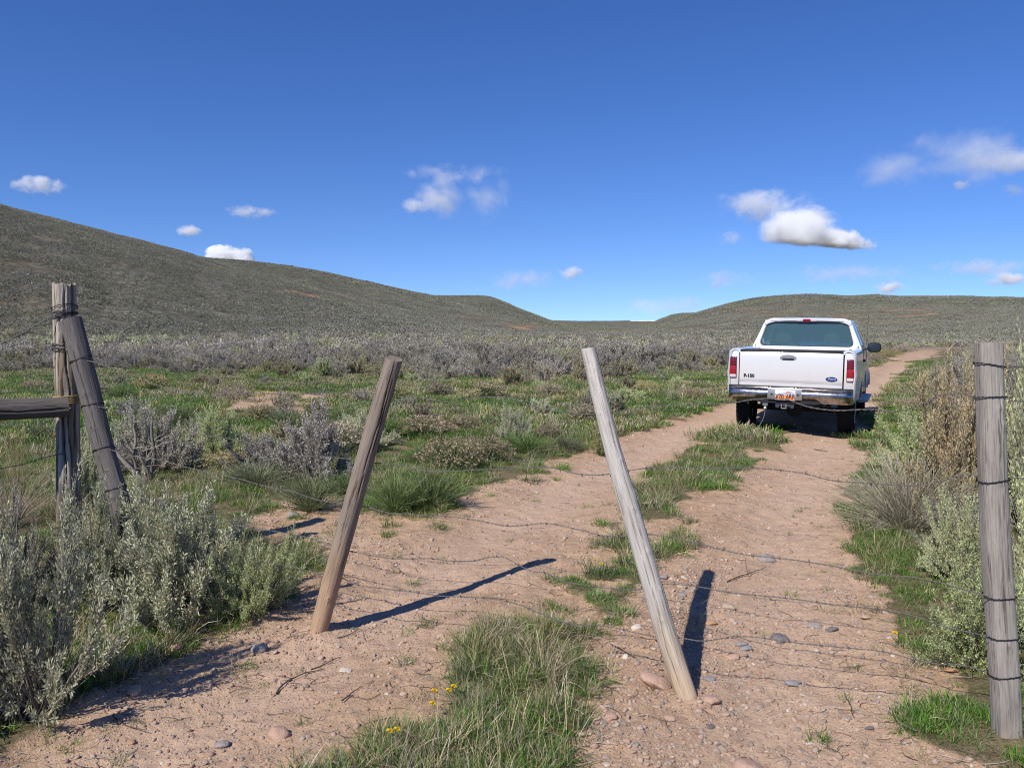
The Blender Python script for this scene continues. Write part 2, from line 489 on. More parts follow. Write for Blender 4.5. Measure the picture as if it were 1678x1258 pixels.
def ground_material():
    m, nt, b = mat("ground")
    tc = nt.nodes.new("ShaderNodeTexCoord"); P = tc.outputs["Object"]
    at = nt.nodes.new("ShaderNodeVertexColor"); at.layer_name = "zone"
    at2 = nt.nodes.new("ShaderNodeVertexColor"); at2.layer_name = "zone2"
    sp = nt.nodes.new("ShaderNodeSeparateColor"); nt.links.new(at.outputs[0], sp.inputs[0])
    sp2 = nt.nodes.new("ShaderNodeSeparateColor"); nt.links.new(at2.outputs[0], sp2.inputs[0])
    road = at.outputs["Alpha"]
    # dirt
    n1 = noise(nt, 0.9, 6, 0.6, P); n2 = noise(nt, 9, 6, 0.7, P); n3 = noise(nt, 70, 5, 0.75, P)
    dirt = ramp(nt, n1, [(0.30, (0.44, 0.285, 0.172)), (0.5, (0.53, 0.358, 0.228)), (0.72, (0.61, 0.43, 0.288))])
    dirt = mixc(nt, 0.55, dirt, ramp(nt, n2, [(0.3, (0.55, 0.52, 0.50)), (0.55, (1, 1, 1)), (0.75, (1.18, 1.14, 1.1))]), 'MULTIPLY')
    dirt = mixc(nt, 0.75, dirt, ramp(nt, n3, [(0.28, (0.5, 0.46, 0.43)), (0.5, (1, 1, 1)), (0.75, (1.28, 1.24, 1.2))]), 'MULTIPLY')
    damp = ramp(nt, noise(nt, 1.7, 4, 0.6, P, 0.4), [(0.30, (0.72, 0.68, 0.66)), (0.42, (1, 1, 1))])
    dirt = mixc(nt, 0.8, dirt, damp, 'MULTIPLY')
    dirt = mixc(nt, mth(nt, 'MULTIPLY', sp2.outputs[2], 0.45), dirt, (0.60, 0.43, 0.315))
    # grit: little stones of many tones set in the dirt
    vo = nt.nodes.new("ShaderNodeTexVoronoi"); vo.inputs["Scale"].default_value = 75; nt.links.new(P, vo.inputs["Vector"])
    vsep = nt.nodes.new("ShaderNodeSeparateColor"); nt.links.new(vo.outputs["Color"], vsep.inputs[0])
    stone = ramp(nt, vsep.outputs[0], [(0, (0.50, 0.30, 0.22)), (0.4, (0.55, 0.42, 0.33)), (0.7, (0.30, 0.25, 0.23)), (1, (0.66, 0.58, 0.50))])
    inner = mth(nt, 'LESS_THAN', vo.outputs["Distance"], 0.36)
    pick = mth(nt, 'GREATER_THAN', vsep.outputs[1], 0.72)
    gm = mth(nt, 'MULTIPLY', inner, pick)
    dirt = mixc(nt, mth(nt, 'MULTIPLY', gm, 0.6), dirt, stone)
    # meadow soil
    n4 = noise(nt, 2.2, 5, 0.65, P); n5 = noise(nt, 26, 4, 0.7, P)
    soil = ramp(nt, n4, [(0.30, (0.25, 0.185, 0.115)), (0.48, (0.19, 0.155, 0.085)), (0.64, (0.12, 0.125, 0.052))])
    soil = mixc(nt, 0.8, soil, ramp(nt, n5, [(0.3, (0.4, 0.42, 0.4)), (0.55, (1, 1, 1)), (0.8, (1.5, 1.4, 1.3))]), 'MULTIPLY')
    soil = mixc(nt, 0.8, soil, ramp(nt, n3, [(0.28, (0.35, 0.36, 0.33)), (0.5, (1, 1, 1)), (0.75, (1.5, 1.45, 1.3))]), 'MULTIPLY')
    n45 = noise(nt, 5.5, 6, 0.75, P)
    edge = mth(nt, 'MINIMUM', mth(nt, 'MAXIMUM', mth(nt, 'MULTIPLY_ADD', mth(nt, 'ADD', sp.outputs[0], mth(nt, 'MULTIPLY_ADD', n45, 1.2, -0.6)), 3.0, -1.0), 0), 1)
    col = mixc(nt, edge, dirt, soil)
    # far sage ground: grey olive with soil showing
    n6 = noise(nt, 0.035, 6, 0.6, P); n7 = noise(nt, 0.6, 6, 0.75, P)
    sage = ramp(nt, n6, [(0.28, (0.165, 0.158, 0.112)), (0.5, (0.195, 0.186, 0.135)), (0.72, (0.24, 0.225, 0.168))])
    v2 = nt.nodes.new("ShaderNodeTexVoronoi"); v2.inputs["Scale"].default_value = 0.42; nt.links.new(P, v2.inputs["Vector"])
    dots = ramp(nt, v2.outputs["Distance"], [(0.15, (1.15, 1.18, 1.12)), (0.5, (0.78, 0.76, 0.76)), (0.8, (0.6, 0.56, 0.52))])
    sage = mixc(nt, 0.8, sage, dots, 'MULTIPLY')
    sage = mixc(nt, 0.7, sage, ramp(nt, n7, [(0.3, (0.55, 0.55, 0.55)), (0.55, (1, 1, 1)), (0.8, (1.4, 1.35, 1.3))]), 'MULTIPLY')
    sage = mixc(nt, mth(nt, 'MULTIPLY', sp2.outputs[1], 0.35), sage, (0.16, 0.10, 0.06))
    col = mixc(nt, sp.outputs[2], col, sage)
    n8 = noise(nt, 0.12, 5, 0.7, P)
    redc = ramp(nt, n8, [(0.3, (0.42, 0.20, 0.10)), (0.7, (0.62, 0.37, 0.21))])
    redf = mth(nt, 'MULTIPLY', sp.outputs[1], ramp(nt, noise(nt, 0.05, 6, 0.7, P), [(0.38, (0.3, 0.3, 0.3)), (0.52, (1, 1, 1))]))
    col = mixc(nt, redf, col, redc)
    col = mixc(nt, sp2.outputs[0], col, (0.85, 0.88, 0.92))
    nt.links.new(col, b.inputs["Base Color"])
    b.inputs["Roughness"].default_value = 0.95; b.inputs["Specular IOR Level"].default_value = 0.12
    h = mth(nt, 'ADD', mth(nt, 'MULTIPLY', n3, 0.5), mth(nt, 'MULTIPLY', n2, 0.8))
    h = mth(nt, 'ADD', h, mth(nt, 'MULTIPLY', mth(nt, 'MULTIPLY', gm, mth(nt, 'SUBTRACT', 0.4, vo.outputs["Distance"])), 1.2))
    wv = noise(nt, 4.5, 3, 0.5, P, 1.2)
    h = mth(nt, 'ADD', h, mth(nt, 'MULTIPLY', wv, 0.9))
    nb = bump(nt, h, 0.95, 0.022, None)
    hf = mth(nt, 'MULTIPLY', sp.outputs[2], mth(nt, 'SUBTRACT', n7, mth(nt, 'MULTIPLY', v2.outputs["Distance"], 0.9)))
    bump(nt, hf, 0.8, 1.3, b, nb)
    return m

GROUND = build_ground()
# ================================================================== PLANTS
M_SAGE = leafmat("sage_leaf", [(0, (0.18, 0.21, 0.09)), (0.25, (0.42, 0.455, 0.23)), (0.6, (0.62, 0.65, 0.38)), (0.92, (0.78, 0.79, 0.52)), (1, (0.58, 0.43, 0.24))], 0.32)
M_SAGE_GREY = leafmat("sage_leaf_grey", [(0, (0.20, 0.18, 0.145)), (0.4, (0.33, 0.302, 0.245)), (0.75, (0.445, 0.41, 0.34)), (1, (0.58, 0.54, 0.45))], 0.15)
M_SAGE_TAN = leafmat("sage_leaf_tan", [(0, (0.24, 0.21, 0.12)), (0.4, (0.36, 0.32, 0.19)), (0.75, (0.46, 0.41, 0.26)), (1, (0.58, 0.53, 0.36))], 0.18)
M_SAGE_DARK = leafmat("sage_leaf_olive", [(0, (0.11, 0.108, 0.072)), (0.4, (0.165, 0.162, 0.108)), (0.75, (0.235, 0.228, 0.158)), (1, (0.33, 0.315, 0.235))], 0.12)
M_HILL = leafmat("hill_sage_leaf", [(0, (0.20, 0.202, 0.140)), (0.4, (0.26, 0.262, 0.185)), (0.75, (0.32, 0.32, 0.235)), (1, (0.39, 0.388, 0.295))], 0.12, tint=0.12)
M_SAGE_RUST = leafmat("sage_leaf_rust", [(0, (0.26, 0.26, 0.14)), (0.35, (0.42, 0.39, 0.22)), (0.55, (0.56, 0.40, 0.20)), (0.8, (0.64, 0.50, 0.29)), (1, (0.74, 0.64, 0.42))], 0.28)
M_ORANGE = leafmat("seed_stalk", [(0, (0.34, 0.22, 0.11)), (0.5, (0.47, 0.32, 0.17)), (1, (0.62, 0.47, 0.28))], 0.2)
M_BRUSH = leafmat("rabbitbrush_stem", [(0, (0.32, 0.27, 0.16)), (0.35, (0.46, 0.43, 0.25)), (0.7, (0.58, 0.54, 0.35)), (1, (0.72, 0.68, 0.47))], 0.2)
M_HEADS = leafmat("seed_heads", [(0, (0.28, 0.21, 0.12)), (0.5, (0.40, 0.32, 0.19)), (1, (0.54, 0.45, 0.30))], 0.2)
M_GRASS = leafmat("grass_blade", [(0, (0.07, 0.15, 0.028)), (0.4, (0.12, 0.23, 0.045)), (0.8, (0.18, 0.30, 0.07)), (1, (0.30, 0.36, 0.13))], 0.40, 0.55, 0.3)
M_STRAW = leafmat("straw_blade", [(0, (0.24, 0.18, 0.10)), (0.5, (0.40, 0.32, 0.19)), (1, (0.58, 0.50, 0.33))], 0.2)
M_GREENSHRUB = leafmat("green_shrub", [(0, (0.10, 0.14, 0.05)), (0.5, (0.165, 0.215, 0.085)), (1, (0.27, 0.30, 0.15))], 0.25)
M_YELLOWTWIG = leafmat("yellow_twig", [(0, (0.20, 0.17, 0.05)), (0.5, (0.31, 0.27, 0.085)), (1, (0.42, 0.38, 0.15))], 0.15)

def barkmat(name, a, b_):
    m, nt, b = mat(name)
    g = nt.nodes.new("ShaderNodeNewGeometry"); tc = nt.nodes.new("ShaderNodeTexCoord")
    c = ramp(nt, g.outputs["Random Per Island"], [(0, a), (1, b_)])
    c = mixc(nt, 0.7, c, ramp(nt, noise(nt, 45, 4, 0.7, tc.outputs["Object"]), [(0.3, (0.55, 0.55, 0.55)), (0.7, (1.3, 1.3, 1.3))]), 'MULTIPLY')
    nt.links.new(c, b.inputs["Base Color"]); b.inputs["Roughness"].default_value = 0.9; b.inputs["Specular IOR Level"].default_value = 0.15
    return m
M_BARK = barkmat("sage_bark", (0.13, 0.10, 0.075), (0.30, 0.25, 0.20))
M_DEADTWIG = barkmat("dead_twig", (0.26, 0.22, 0.18), (0.50, 0.45, 0.39))
M_GREYTWIG = barkmat("grey_twig", (0.19, 0.165, 0.13), (0.42, 0.38, 0.32))
M_DARKTWIG = barkmat("dark_twig", (0.05, 0.038, 0.03), (0.13, 0.10, 0.08))

def dome_skeleton(rng, H, R, nstem, nlobe, k=7, lean=(0, 0), lowest=0.12):
    la = rng.uniform(0, 2 * math.pi, nlobe); lr = R * np.sqrt(rng.uniform(0.02, 1.0, nlobe)) * 0.85
    lh = H * (1 - 0.45 * (lr / R) ** 2) * rng.uniform(0.70, 1.0, nlobe)
    li = rng.integers(0, nlobe, nstem)
    E = np.stack([lr[li] * np.cos(la[li]), lr[li] * np.sin(la[li]), lh[li] * 0.8], -1)
    E += rng.normal(size=E.shape) * np.array([R * 0.20, R * 0.20, H * 0.10])
    low = rng.random(nstem) < 0.34
    E[low, 2] *= 0.45; E[low, :2] *= 1.3
    E[:, 2] = np.clip(E[:, 2], H * lowest, H)
    E[:, 0] += lean[0] * E[:, 2]; E[:, 1] += lean[1] * E[:, 2]
    B = rng.normal(size=(nstem, 3)) * [0.05 * R, 0.05 * R, 0]; B[:, 2] = -0.02
    t = np.linspace(0, 1, k)[None, :, None]
    P = B[:, None, :] + (E - B)[:, None, :] * np.concatenate([t ** 0.85, t ** 0.85, t ** 1.25], axis=2)
    wig = np.cumsum(rng.normal(size=(nstem, k, 3)), axis=1) * 0.018 * (H + R); wig -= wig[:, :1]
    P = P + wig * np.array([1, 1, 0.5])
    return P

def sample_on(P, rng, n, tmin, tmax=1.0, pw=1.0):
    i = rng.integers(0, len(P), n); k = P.shape[1]
    t = (tmin + (tmax - tmin) * rng.random(n) ** pw) * (k - 1)
    a = np.clip(np.floor(t).astype(int), 0, k - 2); f = (t - a)[:, None]
    return P[i, a] * (1 - f) + P[i, a + 1] * f, unit(P[i, a + 1] - P[i, a]), i

def sage(seed, H=1.0, R=0.6, nstem=26, ntwig=420, nleaf=30, ll=0.024, lw=0.0065, nlobe=7, dead=0.12, lean=(0, 0), stemr=0.011, up=0.9, twl=(0.12, 0.26), spread=0.5, sides=4):
    """returns (stem Geo, leaf Geo): gnarled stems, twigs, upright leafy shoots"""
    rng = np.random.default_rng(seed)
    S = Geo(); L = Geo()
    P = dome_skeleton(rng, H, R, nstem, nlobe, lean=lean)
    k = P.shape[1]
    V, F = tubes(P, stemr * rng.uniform(0.6, 1.3, (nstem, 1)) * (1 - 0.75 * np.linspace(0, 1, k))[None, :], sides); S.add(V, F, 0)
    c = np.array([lean[0] * H * 0.3, lean[1] * H * 0.3, 0.15 * H])
    def twigs(n, lo, hi, Ls, upb, kk=4, src=P, tm=0.35):
        o, d, _ = sample_on(src, rng, n, tm, 1.0, 0.7)
        out = unit(o - c)
        D = unit(out * spread + np.array([0, 0, upb]) + rng.normal(size=(n, 3)) * 0.38 + d * 0.35)
        Ln = rng.uniform(Ls[0], Ls[1], n)
        t = np.linspace(0, 1, kk)[None, :, None]
        Q = o[:, None, :] + D[:, None, :] * (Ln[:, None, None] * t) + np.array([0, 0, 1.0]) * (Ln[:, None, None] * 0.25 * t ** 2) + np.cumsum(rng.normal(size=(n, kk, 3)), 1) * 0.004 * t
        return Q, Ln
    Q, Ln = twigs(ntwig, 0, 0, twl, up)
    V, F = tubes(Q, 0.0022 * (1 - 0.5 * np.linspace(0, 1, 4))[None, :] * np.ones((ntwig, 1)), 3); S.add(V, F, 1)
    # bare dead twigs
    nd = int(ntwig * dead)
    if nd:
        Qd, _ = twigs(nd, 0, 0, (twl[0], twl[1] * 1.5), up * 0.4, 5, P, 0.15)
        V, F = tubes(Qd, 0.0026 * (1 - 0.6 * np.linspace(0, 1, 5))[None, :] * np.ones((nd, 1)), 3); S.add(V, F, 1)
    # leaves in tufts along the shoots
    n = ntwig * nleaf
    i = np.repeat(np.arange(ntwig), nleaf); t = (0.10 + 0.92 * rng.random(n)) * 3
    a = np.clip(np.floor(t).astype(int), 0, 2); f = (t - a)[:, None]
    o = Q[i, a] * (1 - f) + Q[i, a + 1] * f; d = unit(Q[i, a + 1] - Q[i, a])
    pr = perp(d, rng)
    o = o + pr * rng.uniform(0, 0.012, (n, 1)) + rng.normal(size=(n, 3)) * 0.003
    D = unit(d * 0.75 + pr * rng.uniform(0.3, 1.2, (n, 1)))
    V, F = leaves(o, D, perp(D, rng), ll * rng.uniform(0.6, 1.3, n), lw * rng.uniform(0.7, 1.3, n)); L.add(V, F, 0)
    return S, L

def clumpy(seed, H, R, nleaf, ll, lw, nstem=10, nlobe=5, tops=0):
    """far-away bush: fewer, larger leaf clumps on a few stems, one mesh"""
    rng = np.random.default_rng(seed); G = Geo()
    P = dome_skeleton(rng, H, R, nstem, nlobe, k=5)
    V, F = tubes(P, 0.018 * H * (1 - 0.7 * np.linspace(0, 1, 5))[None, :] * np.ones((nstem, 1)), 3); G.add(V, F, 1)
    o, d, _ = sample_on(P, rng, nleaf, 0.4, 1.0, 0.6)
    out = unit(o - np.array([0, 0, 0.1 * H]))
    o = o + out * rng.uniform(0, 0.16, (nleaf, 1)) * R + rng.normal(size=(nleaf, 3)) * R * 0.09
    o[:, 2] = np.maximum(o[:, 2], 0.03)
    D = unit(out * 0.5 + [0, 0, 0.8] + rng.normal(size=(nleaf, 3)) * 0.5)
    V, F = leaves(o, D, perp(D, rng), ll * rng.uniform(0.6, 1.4, nleaf), lw * rng.uniform(0.6, 1.4, nleaf)); G.add(V, F, 0)
    if tops:
        o, d, _ = sample_on(P, rng, tops, 0.85, 1.0)
        D = unit(rng.normal(size=(tops, 3)) * 0.25 + [0, 0, 1.0])
        V, F = leaves(o + D * 0.05, D, perp(D, rng), H * rng.uniform(0.12, 0.3, tops), np.full(tops, 0.012)); G.add(V, F, 2)
    return G

def broom(seed, H, R, n, w, heads=0.0, k=5, arch=0.25, col=0, uneven=0.35, hs=1.0):
    """rabbitbrush / dry broom: many fine stems fanning from the crown of the root"""
    rng = np.random.default_rng(seed); G = Geo()
    a = rng.uniform(0, 2 * math.pi, n); u = np.sqrt(rng.random(n))
    lob = 1 - uneven * vnoise(np.cos(a) * 2.2 + 9, np.sin(a) * 2.2 + u * 2, seed)
    L = H * rng.uniform(0.62, 1.05, n) * lob * (1 - 0.25 * u ** 2)
    hx = np.cos(a) * u * R; hy = np.sin(a) * u * R
    B = np.stack([hx * 0.12, hy * 0.12, np.zeros(n)], -1) + rng.normal(size=(n, 3)) * [0.02, 0.02, 0]
    t = np.linspace(0, 1, k)[None, :]
    X = B[:, None, 0] + hx[:, None] * (t ** 1.0 * (1 - arch) + arch * t ** 2)
    Y = B[:, None, 1] + hy[:, None] * (t ** 1.0 * (1 - arch) + arch * t ** 2)
    Z = L[:, None] * (t * (1 + arch) - arch * t ** 2) * np.where(u[:, None] > 0.85, 0.7, 1)
    P = np.stack([X, Y, Z], -1) + np.cumsum(rng.normal(size=(n, k, 3)), 1) * 0.010 * H * t[:, :, None]
    S = perp(unit(P[:, -1] - P[:, 0]), rng)
    V, F = strips(P, w * (1.15 - 0.7 * t) * np.ones((n, 1)), S); G.add(V, F, col)
    # side branchlets near the tips
    m = n * 2
    i = rng.integers(0, n, m); q = rng.uniform(0.45, 0.95, m) * (k - 1); aa = np.clip(np.floor(q).astype(int), 0, k - 2); f = (q - aa)[:, None]
    o = P[i, aa] * (1 - f) + P[i, aa + 1] * f; d = unit(P[i, aa + 1] - P[i, aa])
    D = unit(d + rng.normal(size=(m, 3)) * 0.38 + [0, 0, 0.25])
    Ln = H * rng.uniform(0.08, 0.22, m)
    Q = o[:, None, :] + D[:, None, :] * (Ln[:, None, None] * np.linspace(0, 1, 3)[None, :, None])
    V, F = strips(Q, w * 0.75 * np.array([1, 0.8, 0.4])[None, :] * np.ones((m, 1)), perp(D, rng)); G.add(V, F, col)
    if heads > 0:
        nh = int(n * heads * 6)
        i = rng.integers(0, n, nh)
        o = P[i, -1] + rng.normal(size=(nh, 3)) * 0.022 * H
        D = unit(rng.normal(size=(nh, 3)) + [0, 0, 0.8])
        V, F = leaves(o, D, perp(D, rng), hs * H * rng.uniform(0.03, 0.06, nh), hs * H * rng.uniform(0.02, 0.035, nh)); G.add(V, F, 1)
    return G

def blades(seed, n, R, Lr, w, droop=0.5, k=4, lean=0.5, mixs=0.0):
    """a tuft of grass; material 0 green, 1 straw"""
    rng = np.random.default_rng(seed); G = Geo()
    for mi, cnt in ((0, int(n * (1 - mixs))), (1, int(n * mixs))):
        if cnt < 1: continue
        a = rng.uniform(0, 2 * math.pi, cnt); r = R * np.sqrt(rng.random(cnt))
        B = np.stack([r * np.cos(a), r * np.sin(a), np.full(cnt, -0.01)], -1)
        az = a + rng.normal(size=cnt) * 0.9; ti = np.abs(rng.normal(size=cnt)) * lean * (0.4 + r / max(R, 1e-6))
        ti = np.clip(ti, 0, 1.35)
        L = rng.uniform(Lr[0], Lr[1], cnt)
        t = np.linspace(0, 1, k)[None, :]
        ang = ti[:, None] + droop * rng.random((cnt, 1)) * t * 1.6
        ds = L[:, None] / (k - 1)
        hh = np.concatenate([np.zeros((cnt, 1)), np.cumsum(np.sin(ang[:, 1:]) * ds, 1)], 1)
        zz = np.concatenate([np.zeros((cnt, 1)), np.cumsum(np.cos(ang[:, 1:]) * ds, 1)], 1)
        P = B[:, None, :] + np.stack([hh * np.cos(az)[:, None], hh * np.sin(az)[:, None], zz], -1)
        S = np.stack([-np.sin(az), np.cos(az), np.zeros(cnt)], -1); S = unit(S + rng.normal(size=S.shape) * 0.35)
        V, F = strips(P, w * np.array([1, 0.95, 0.7, 0.12])[None, :k] * rng.uniform(0.6, 1.3, (cnt, 1)), S); G.add(V, F, mi)
    return G

# ------------------------------------------------------------------ scatter as stuff (one object, points carry turn, size and kind)
def hidden_collection(name, meshes):
    c = bpy.data.collections.new(name)
    for i, me in enumerate(meshes):
        o = bpy.data.objects.new("%s_kind_%02d" % (name, i), me); c.objects.link(o)
    return c

def euler_from_normal(N, yaw):
    """XYZ euler turning z to N after a yaw about z (arrays)"""
    out = np.zeros_like(N)
    for i in range(len(N)):
        q = Vector((0, 0, 1)).rotation_difference(Vector(N[i])).to_matrix() @ Matrix.Rotation(yaw[i], 3, 'Z')
        out[i] = q.to_euler('XYZ')
    return out

def scatter(name, label, pts, rot, scl, idx, meshes):
    me = bpy.data.meshes.new(name)
    me.vertices.add(len(pts)); me.vertices.foreach_set("co", np.ascontiguousarray(pts, dtype=np.float32).ravel())
    a = me.attributes.new("rot", 'FLOAT_VECTOR', 'POINT'); a.data.foreach_set("vector", np.ascontiguousarray(rot, dtype=np.float32).ravel())
    a = me.attributes.new("scl", 'FLOAT_VECTOR', 'POINT'); a.data.foreach_set("vector", np.ascontiguousarray(scl, dtype=np.float32).ravel())
    a = me.attributes.new("idx", 'INT', 'POINT'); a.data.foreach_set("value", np.ascontiguousarray(idx, dtype=np.int32))
    o = link(name, me)
    ng = bpy.data.node_groups.new(name, 'GeometryNodeTree')
    ng.interface.new_socket(name="Geometry", in_out='INPUT', socket_type='NodeSocketGeometry')
    ng.interface.new_socket(name="Geometry", in_out='OUTPUT', socket_type='NodeSocketGeometry')
    gi = ng.nodes.new("NodeGroupInput"); go = ng.nodes.new("NodeGroupOutput")
    ip = ng.nodes.new("GeometryNodeInstanceOnPoints"); ci = ng.nodes.new("GeometryNodeCollectionInfo")
    ci.inputs["Collection"].default_value = hidden_collection(name, meshes)
    ci.inputs["Separate Children"].default_value = True; ci.inputs["Reset Children"].default_value = True
    ip.inputs["Pick Instance"].default_value = True
    def attr(nm, dt):
        n = ng.nodes.new("GeometryNodeInputNamedAttribute"); n.data_type = dt; n.inputs["Name"].default_value = nm
        return n.outputs[0]
    ng.links.new(gi.outputs[0], ip.inputs["Points"]); ng.links.new(ci.outputs[0], ip.inputs["Instance"])
    ng.links.new(attr("idx", 'INT'), ip.inputs["Instance Index"])
    ng.links.new(attr("rot", 'FLOAT_VECTOR'), ip.inputs["Rotation"])
    ng.links.new(attr("scl", 'FLOAT_VECTOR'), ip.inputs["Scale"])
    ng.links.new(ip.outputs[0], go.inputs[0])
    md = o.modifiers.new("scatter", 'NODES'); md.node_group = ng
    tag(o, label, None, None, 'stuff')
    return o

def upright(n, rng, tilt=0.12):
    r = rng.normal(size=(n, 3)) * tilt; r[:, 2] = rng.uniform(0, 2 * math.pi, n)
    return r

def sc3(s, rng, j=0.15):
    s = np.asarray(s)[:, None] * np.ones((1, 3))
    return s * (1 + rng.uniform(-j, j, s.shape))

def in_view(x, y, m=60):
    """is a ground point inside the frame (with a margin)"""
    p = np.stack([x, y, np.zeros_like(x)], -1)
    px, py = proj(p)
    return (y > 0.5) & (px > -m) & (px < 1678 + m) & (py < 1258 + m * 2)

# ================================================================== GRASS (stuff)
TUFT_MESH = []
for s in range(4):      # short turf, fine blades
    TUFT_MESH.append(blades(100 + s, 60, 0.065, (0.018, 0.060), 0.0040, 0.6, 4, 0.6, 0.08).mesh("grass_tuft", [M_GRASS, M_STRAW]))
for s in range(3):      # longer, mixed with dry blades
    TUFT_MESH.append(blades(120 + s, 60, 0.07, (0.05, 0.145), 0.0042, 0.9, 4, 0.6, 0.22).mesh("grass_tuft", [M_GRASS, M_STRAW]))
for s in range(2):      # mostly dry
    TUFT_MESH.append(blades(130 + s, 46, 0.08, (0.06, 0.22), 0.0030, 0.9, 4, 0.8, 0.92).mesh("grass_tuft", [M_GRASS, M_STRAW]))
WIDE_MESH = []
for s in range(4):      # for the farther meadow: broad patches
    WIDE_MESH.append(blades(140 + s, 170, 0.24, (0.03, 0.085), 0.009, 0.6, 3, 0.6, 0.12).mesh("grass_patch", [M_GRASS, M_STRAW]))
for s in range(2):
    WIDE_MESH.append(blades(150 + s, 130, 0.22, (0.05, 0.15), 0.009, 0.6, 3, 0.55, 0.7).mesh("grass_patch", [M_GRASS, M_STRAW]))

def grass():
    rng = np.random.default_rng(5)
    # near: up to 13 m
    n = 225000
    r = np.sqrt(rng.uniform(1.6 ** 2, 13 ** 2, n)); a = rng.uniform(-1.02, 1.02, n)
    x = r * np.sin(a); y = r * np.cos(a)
    g, road = zone(x, y)
    cl = fbm(x * 3.0, y * 3.0, 11)
    keep = rng.random(n) < g ** 1.3 * (0.14 + 0.9 * sstep(0.40, 0.62, cl)) * (0.28 + 0.36 * sstep(9, 3, r))
    keep &= in_view(x, y, 1200)
    x, y, r, g = x[keep], y[keep], r[keep], g[keep]
    sn = poly_sd(x, y, STRIP_NEAR)
    dry = fbm(x * 1.4 + 7, y * 1.4, 13)
    n = len(x); u = rng.random(n)
    idx = rng.integers(0, 4, n)
    longp = 0.05 + 0.35 * sstep(0.5, 0.62, dry) + 0.45 * (sn > -0.02)
    idx = np.where(u < longp, 4 + rng.integers(0, 3, n), idx)
    idx = np.where(rng.random(n) < 0.07 + 0.20 * (dry > 0.56) + 0.13 * (sn > -0.02), 7 + rng.integers(0, 2, n), idx)
    pxn = proj(np.stack([x, y, 0 * x], -1))[0]; vg = (pxn > 1380) & (rng.random(n) < 0.75)
    idx = np.where(vg, rng.integers(0, 4, n), idx)
    s = rng.uniform(0.65, 1.25, n) * np.where(g < 0.6, 0.75, 1) * np.where(sn > 0.0, 0.85, 1)
    z = height(x, y)
    scatter("grass", "green turf and drier blades on the verges and the crown of the track", np.stack([x, y, z], -1), upright(n, rng), sc3(s, rng), idx, TUFT_MESH)
    # farther meadow
    n = 106000
    r = np.sqrt(rng.uniform(12 ** 2, 48 ** 2, n)); a = rng.uniform(-0.73, 0.73, n)
    x = r * np.sin(a); y = r * np.cos(a)
    g, road = zone(x, y)
    cl = fbm(x * 0.9, y * 0.9, 12)
    keep = (rng.random(n) < g ** 1.3 * (0.22 + 0.78 * sstep(0.36, 0.56, cl)) * 0.62) & in_view(x, y, 260)
    x, y, r = x[keep], y[keep], r[keep]; n = len(x)
    dry = sstep(0.5, 0.62, fbm(x * 0.35 + 7, y * 0.35, 14))
    idx = np.where(rng.random(n) < 0.08 + 0.32 * dry, 4 + rng.integers(0, 2, n), rng.integers(0, 4, n))
    z = height(x, y)
    scatter("meadow_grass", "low green meadow grass between the track and the sagebrush", np.stack([x, y, z], -1), upright(n, rng, 0.08), sc3(rng.uniform(0.7, 1.3, n), rng), idx, WIDE_MESH)
    # sparse sprigs along bare ground
    n = 9000
    r = np.sqrt(rng.uniform(1.8 ** 2, 9 ** 2, n)); a = rng.uniform(-0.66, 0.66, n)
    x = r * np.sin(a); y = r * np.cos(a)
    g, road = zone(x, y)
    edge = poly_sd(x, y, ROAD)
    d = np.minimum(np.abs(edge), np.minimum(np.abs(poly_sd(x, y, STRIP_NEAR)), np.abs(poly_sd(x, y, STRIP_MID))))
    keep = (rng.random(n) < 0.16 * np.exp(-d / 0.18) + 0.006) & (g < 0.5)
    x, y = x[keep], y[keep]; n = len(x)
    scatter("sparse_grass", "thin stray sprigs of grass creeping onto the bare dirt", np.stack([x, y, height(x, y)], -1), upright(n, rng, 0.15), sc3(rng.uniform(0.35, 0.8, n), rng), rng.integers(0, 9, n), TUFT_MESH)
grass()

# ================================================================== SAGEBRUSH
def to_mesh2(S, L, name, lm, tm=None):
    """stems and leaves as two meshes"""
    return S.mesh(name + "_branches", [M_BARK, tm or M_DEADTWIG]), L.mesh(name + "_foliage", [lm])

def to_mesh1(S, L, name, lm, tm=None):
    G = Geo()
    for V, F, M in zip(L.V, L.F, L.M): G.V.append(V); G.F.append(F); G.M.append(0)
    G.n = L.n
    for V, F, M in zip(S.V, S.F, S.M):
        G.V.append(V); G.F.append(F + L.n); G.M.append(1 if M == 0 else 2)
    return G.mesh(name, [lm, M_BARK, tm or M_DEADTWIG])

HERO = []
for s, (H, R, nl, dd) in enumerate([(1.0, .62, 6, .26), (1.0, .55, 5, .30), (1.0, .75, 7, .20), (1.0, .60, 5, .50)]):
    S_, L_ = sage(200 + s, H, R, 48, 820, 42, 0.029, 0.0098, nl + 4, dd, up=0.45, spread=0.95, twl=(0.09, 0.21))
    HERO.append((S_, L_))
HERO_M = {
    'green': [to_mesh2(S_, L_, "sagebrush", M_SAGE) for S_, L_ in HERO],
    'grey': [to_mesh2(S_, L_, "sagebrush", M_SAGE_GREY, M_GREYTWIG) for S_, L_ in HERO],
    'tan': [to_mesh2(S_, L_, "sagebrush", M_SAGE_TAN) for S_, L_ in HERO],
    'rust': [to_mesh2(S_, L_, "sagebrush", M_SAGE_RUST) for S_, L_ in HERO],
}
def hero_sage(kind, var, loc, H, R, label, rz=0.0, group=None, tilt=(0, 0), flat=1.0):
    e = empty("sagebrush", loc, label, "sagebrush", group, rz)
    e.rotation_euler = (tilt[0], tilt[1], rz)
    e.scale = (R, R * flat, H)
    bm_, lm_ = HERO_M[kind][var]
    link("branches", bm_, e); link("foliage", lm_, e)
    return e

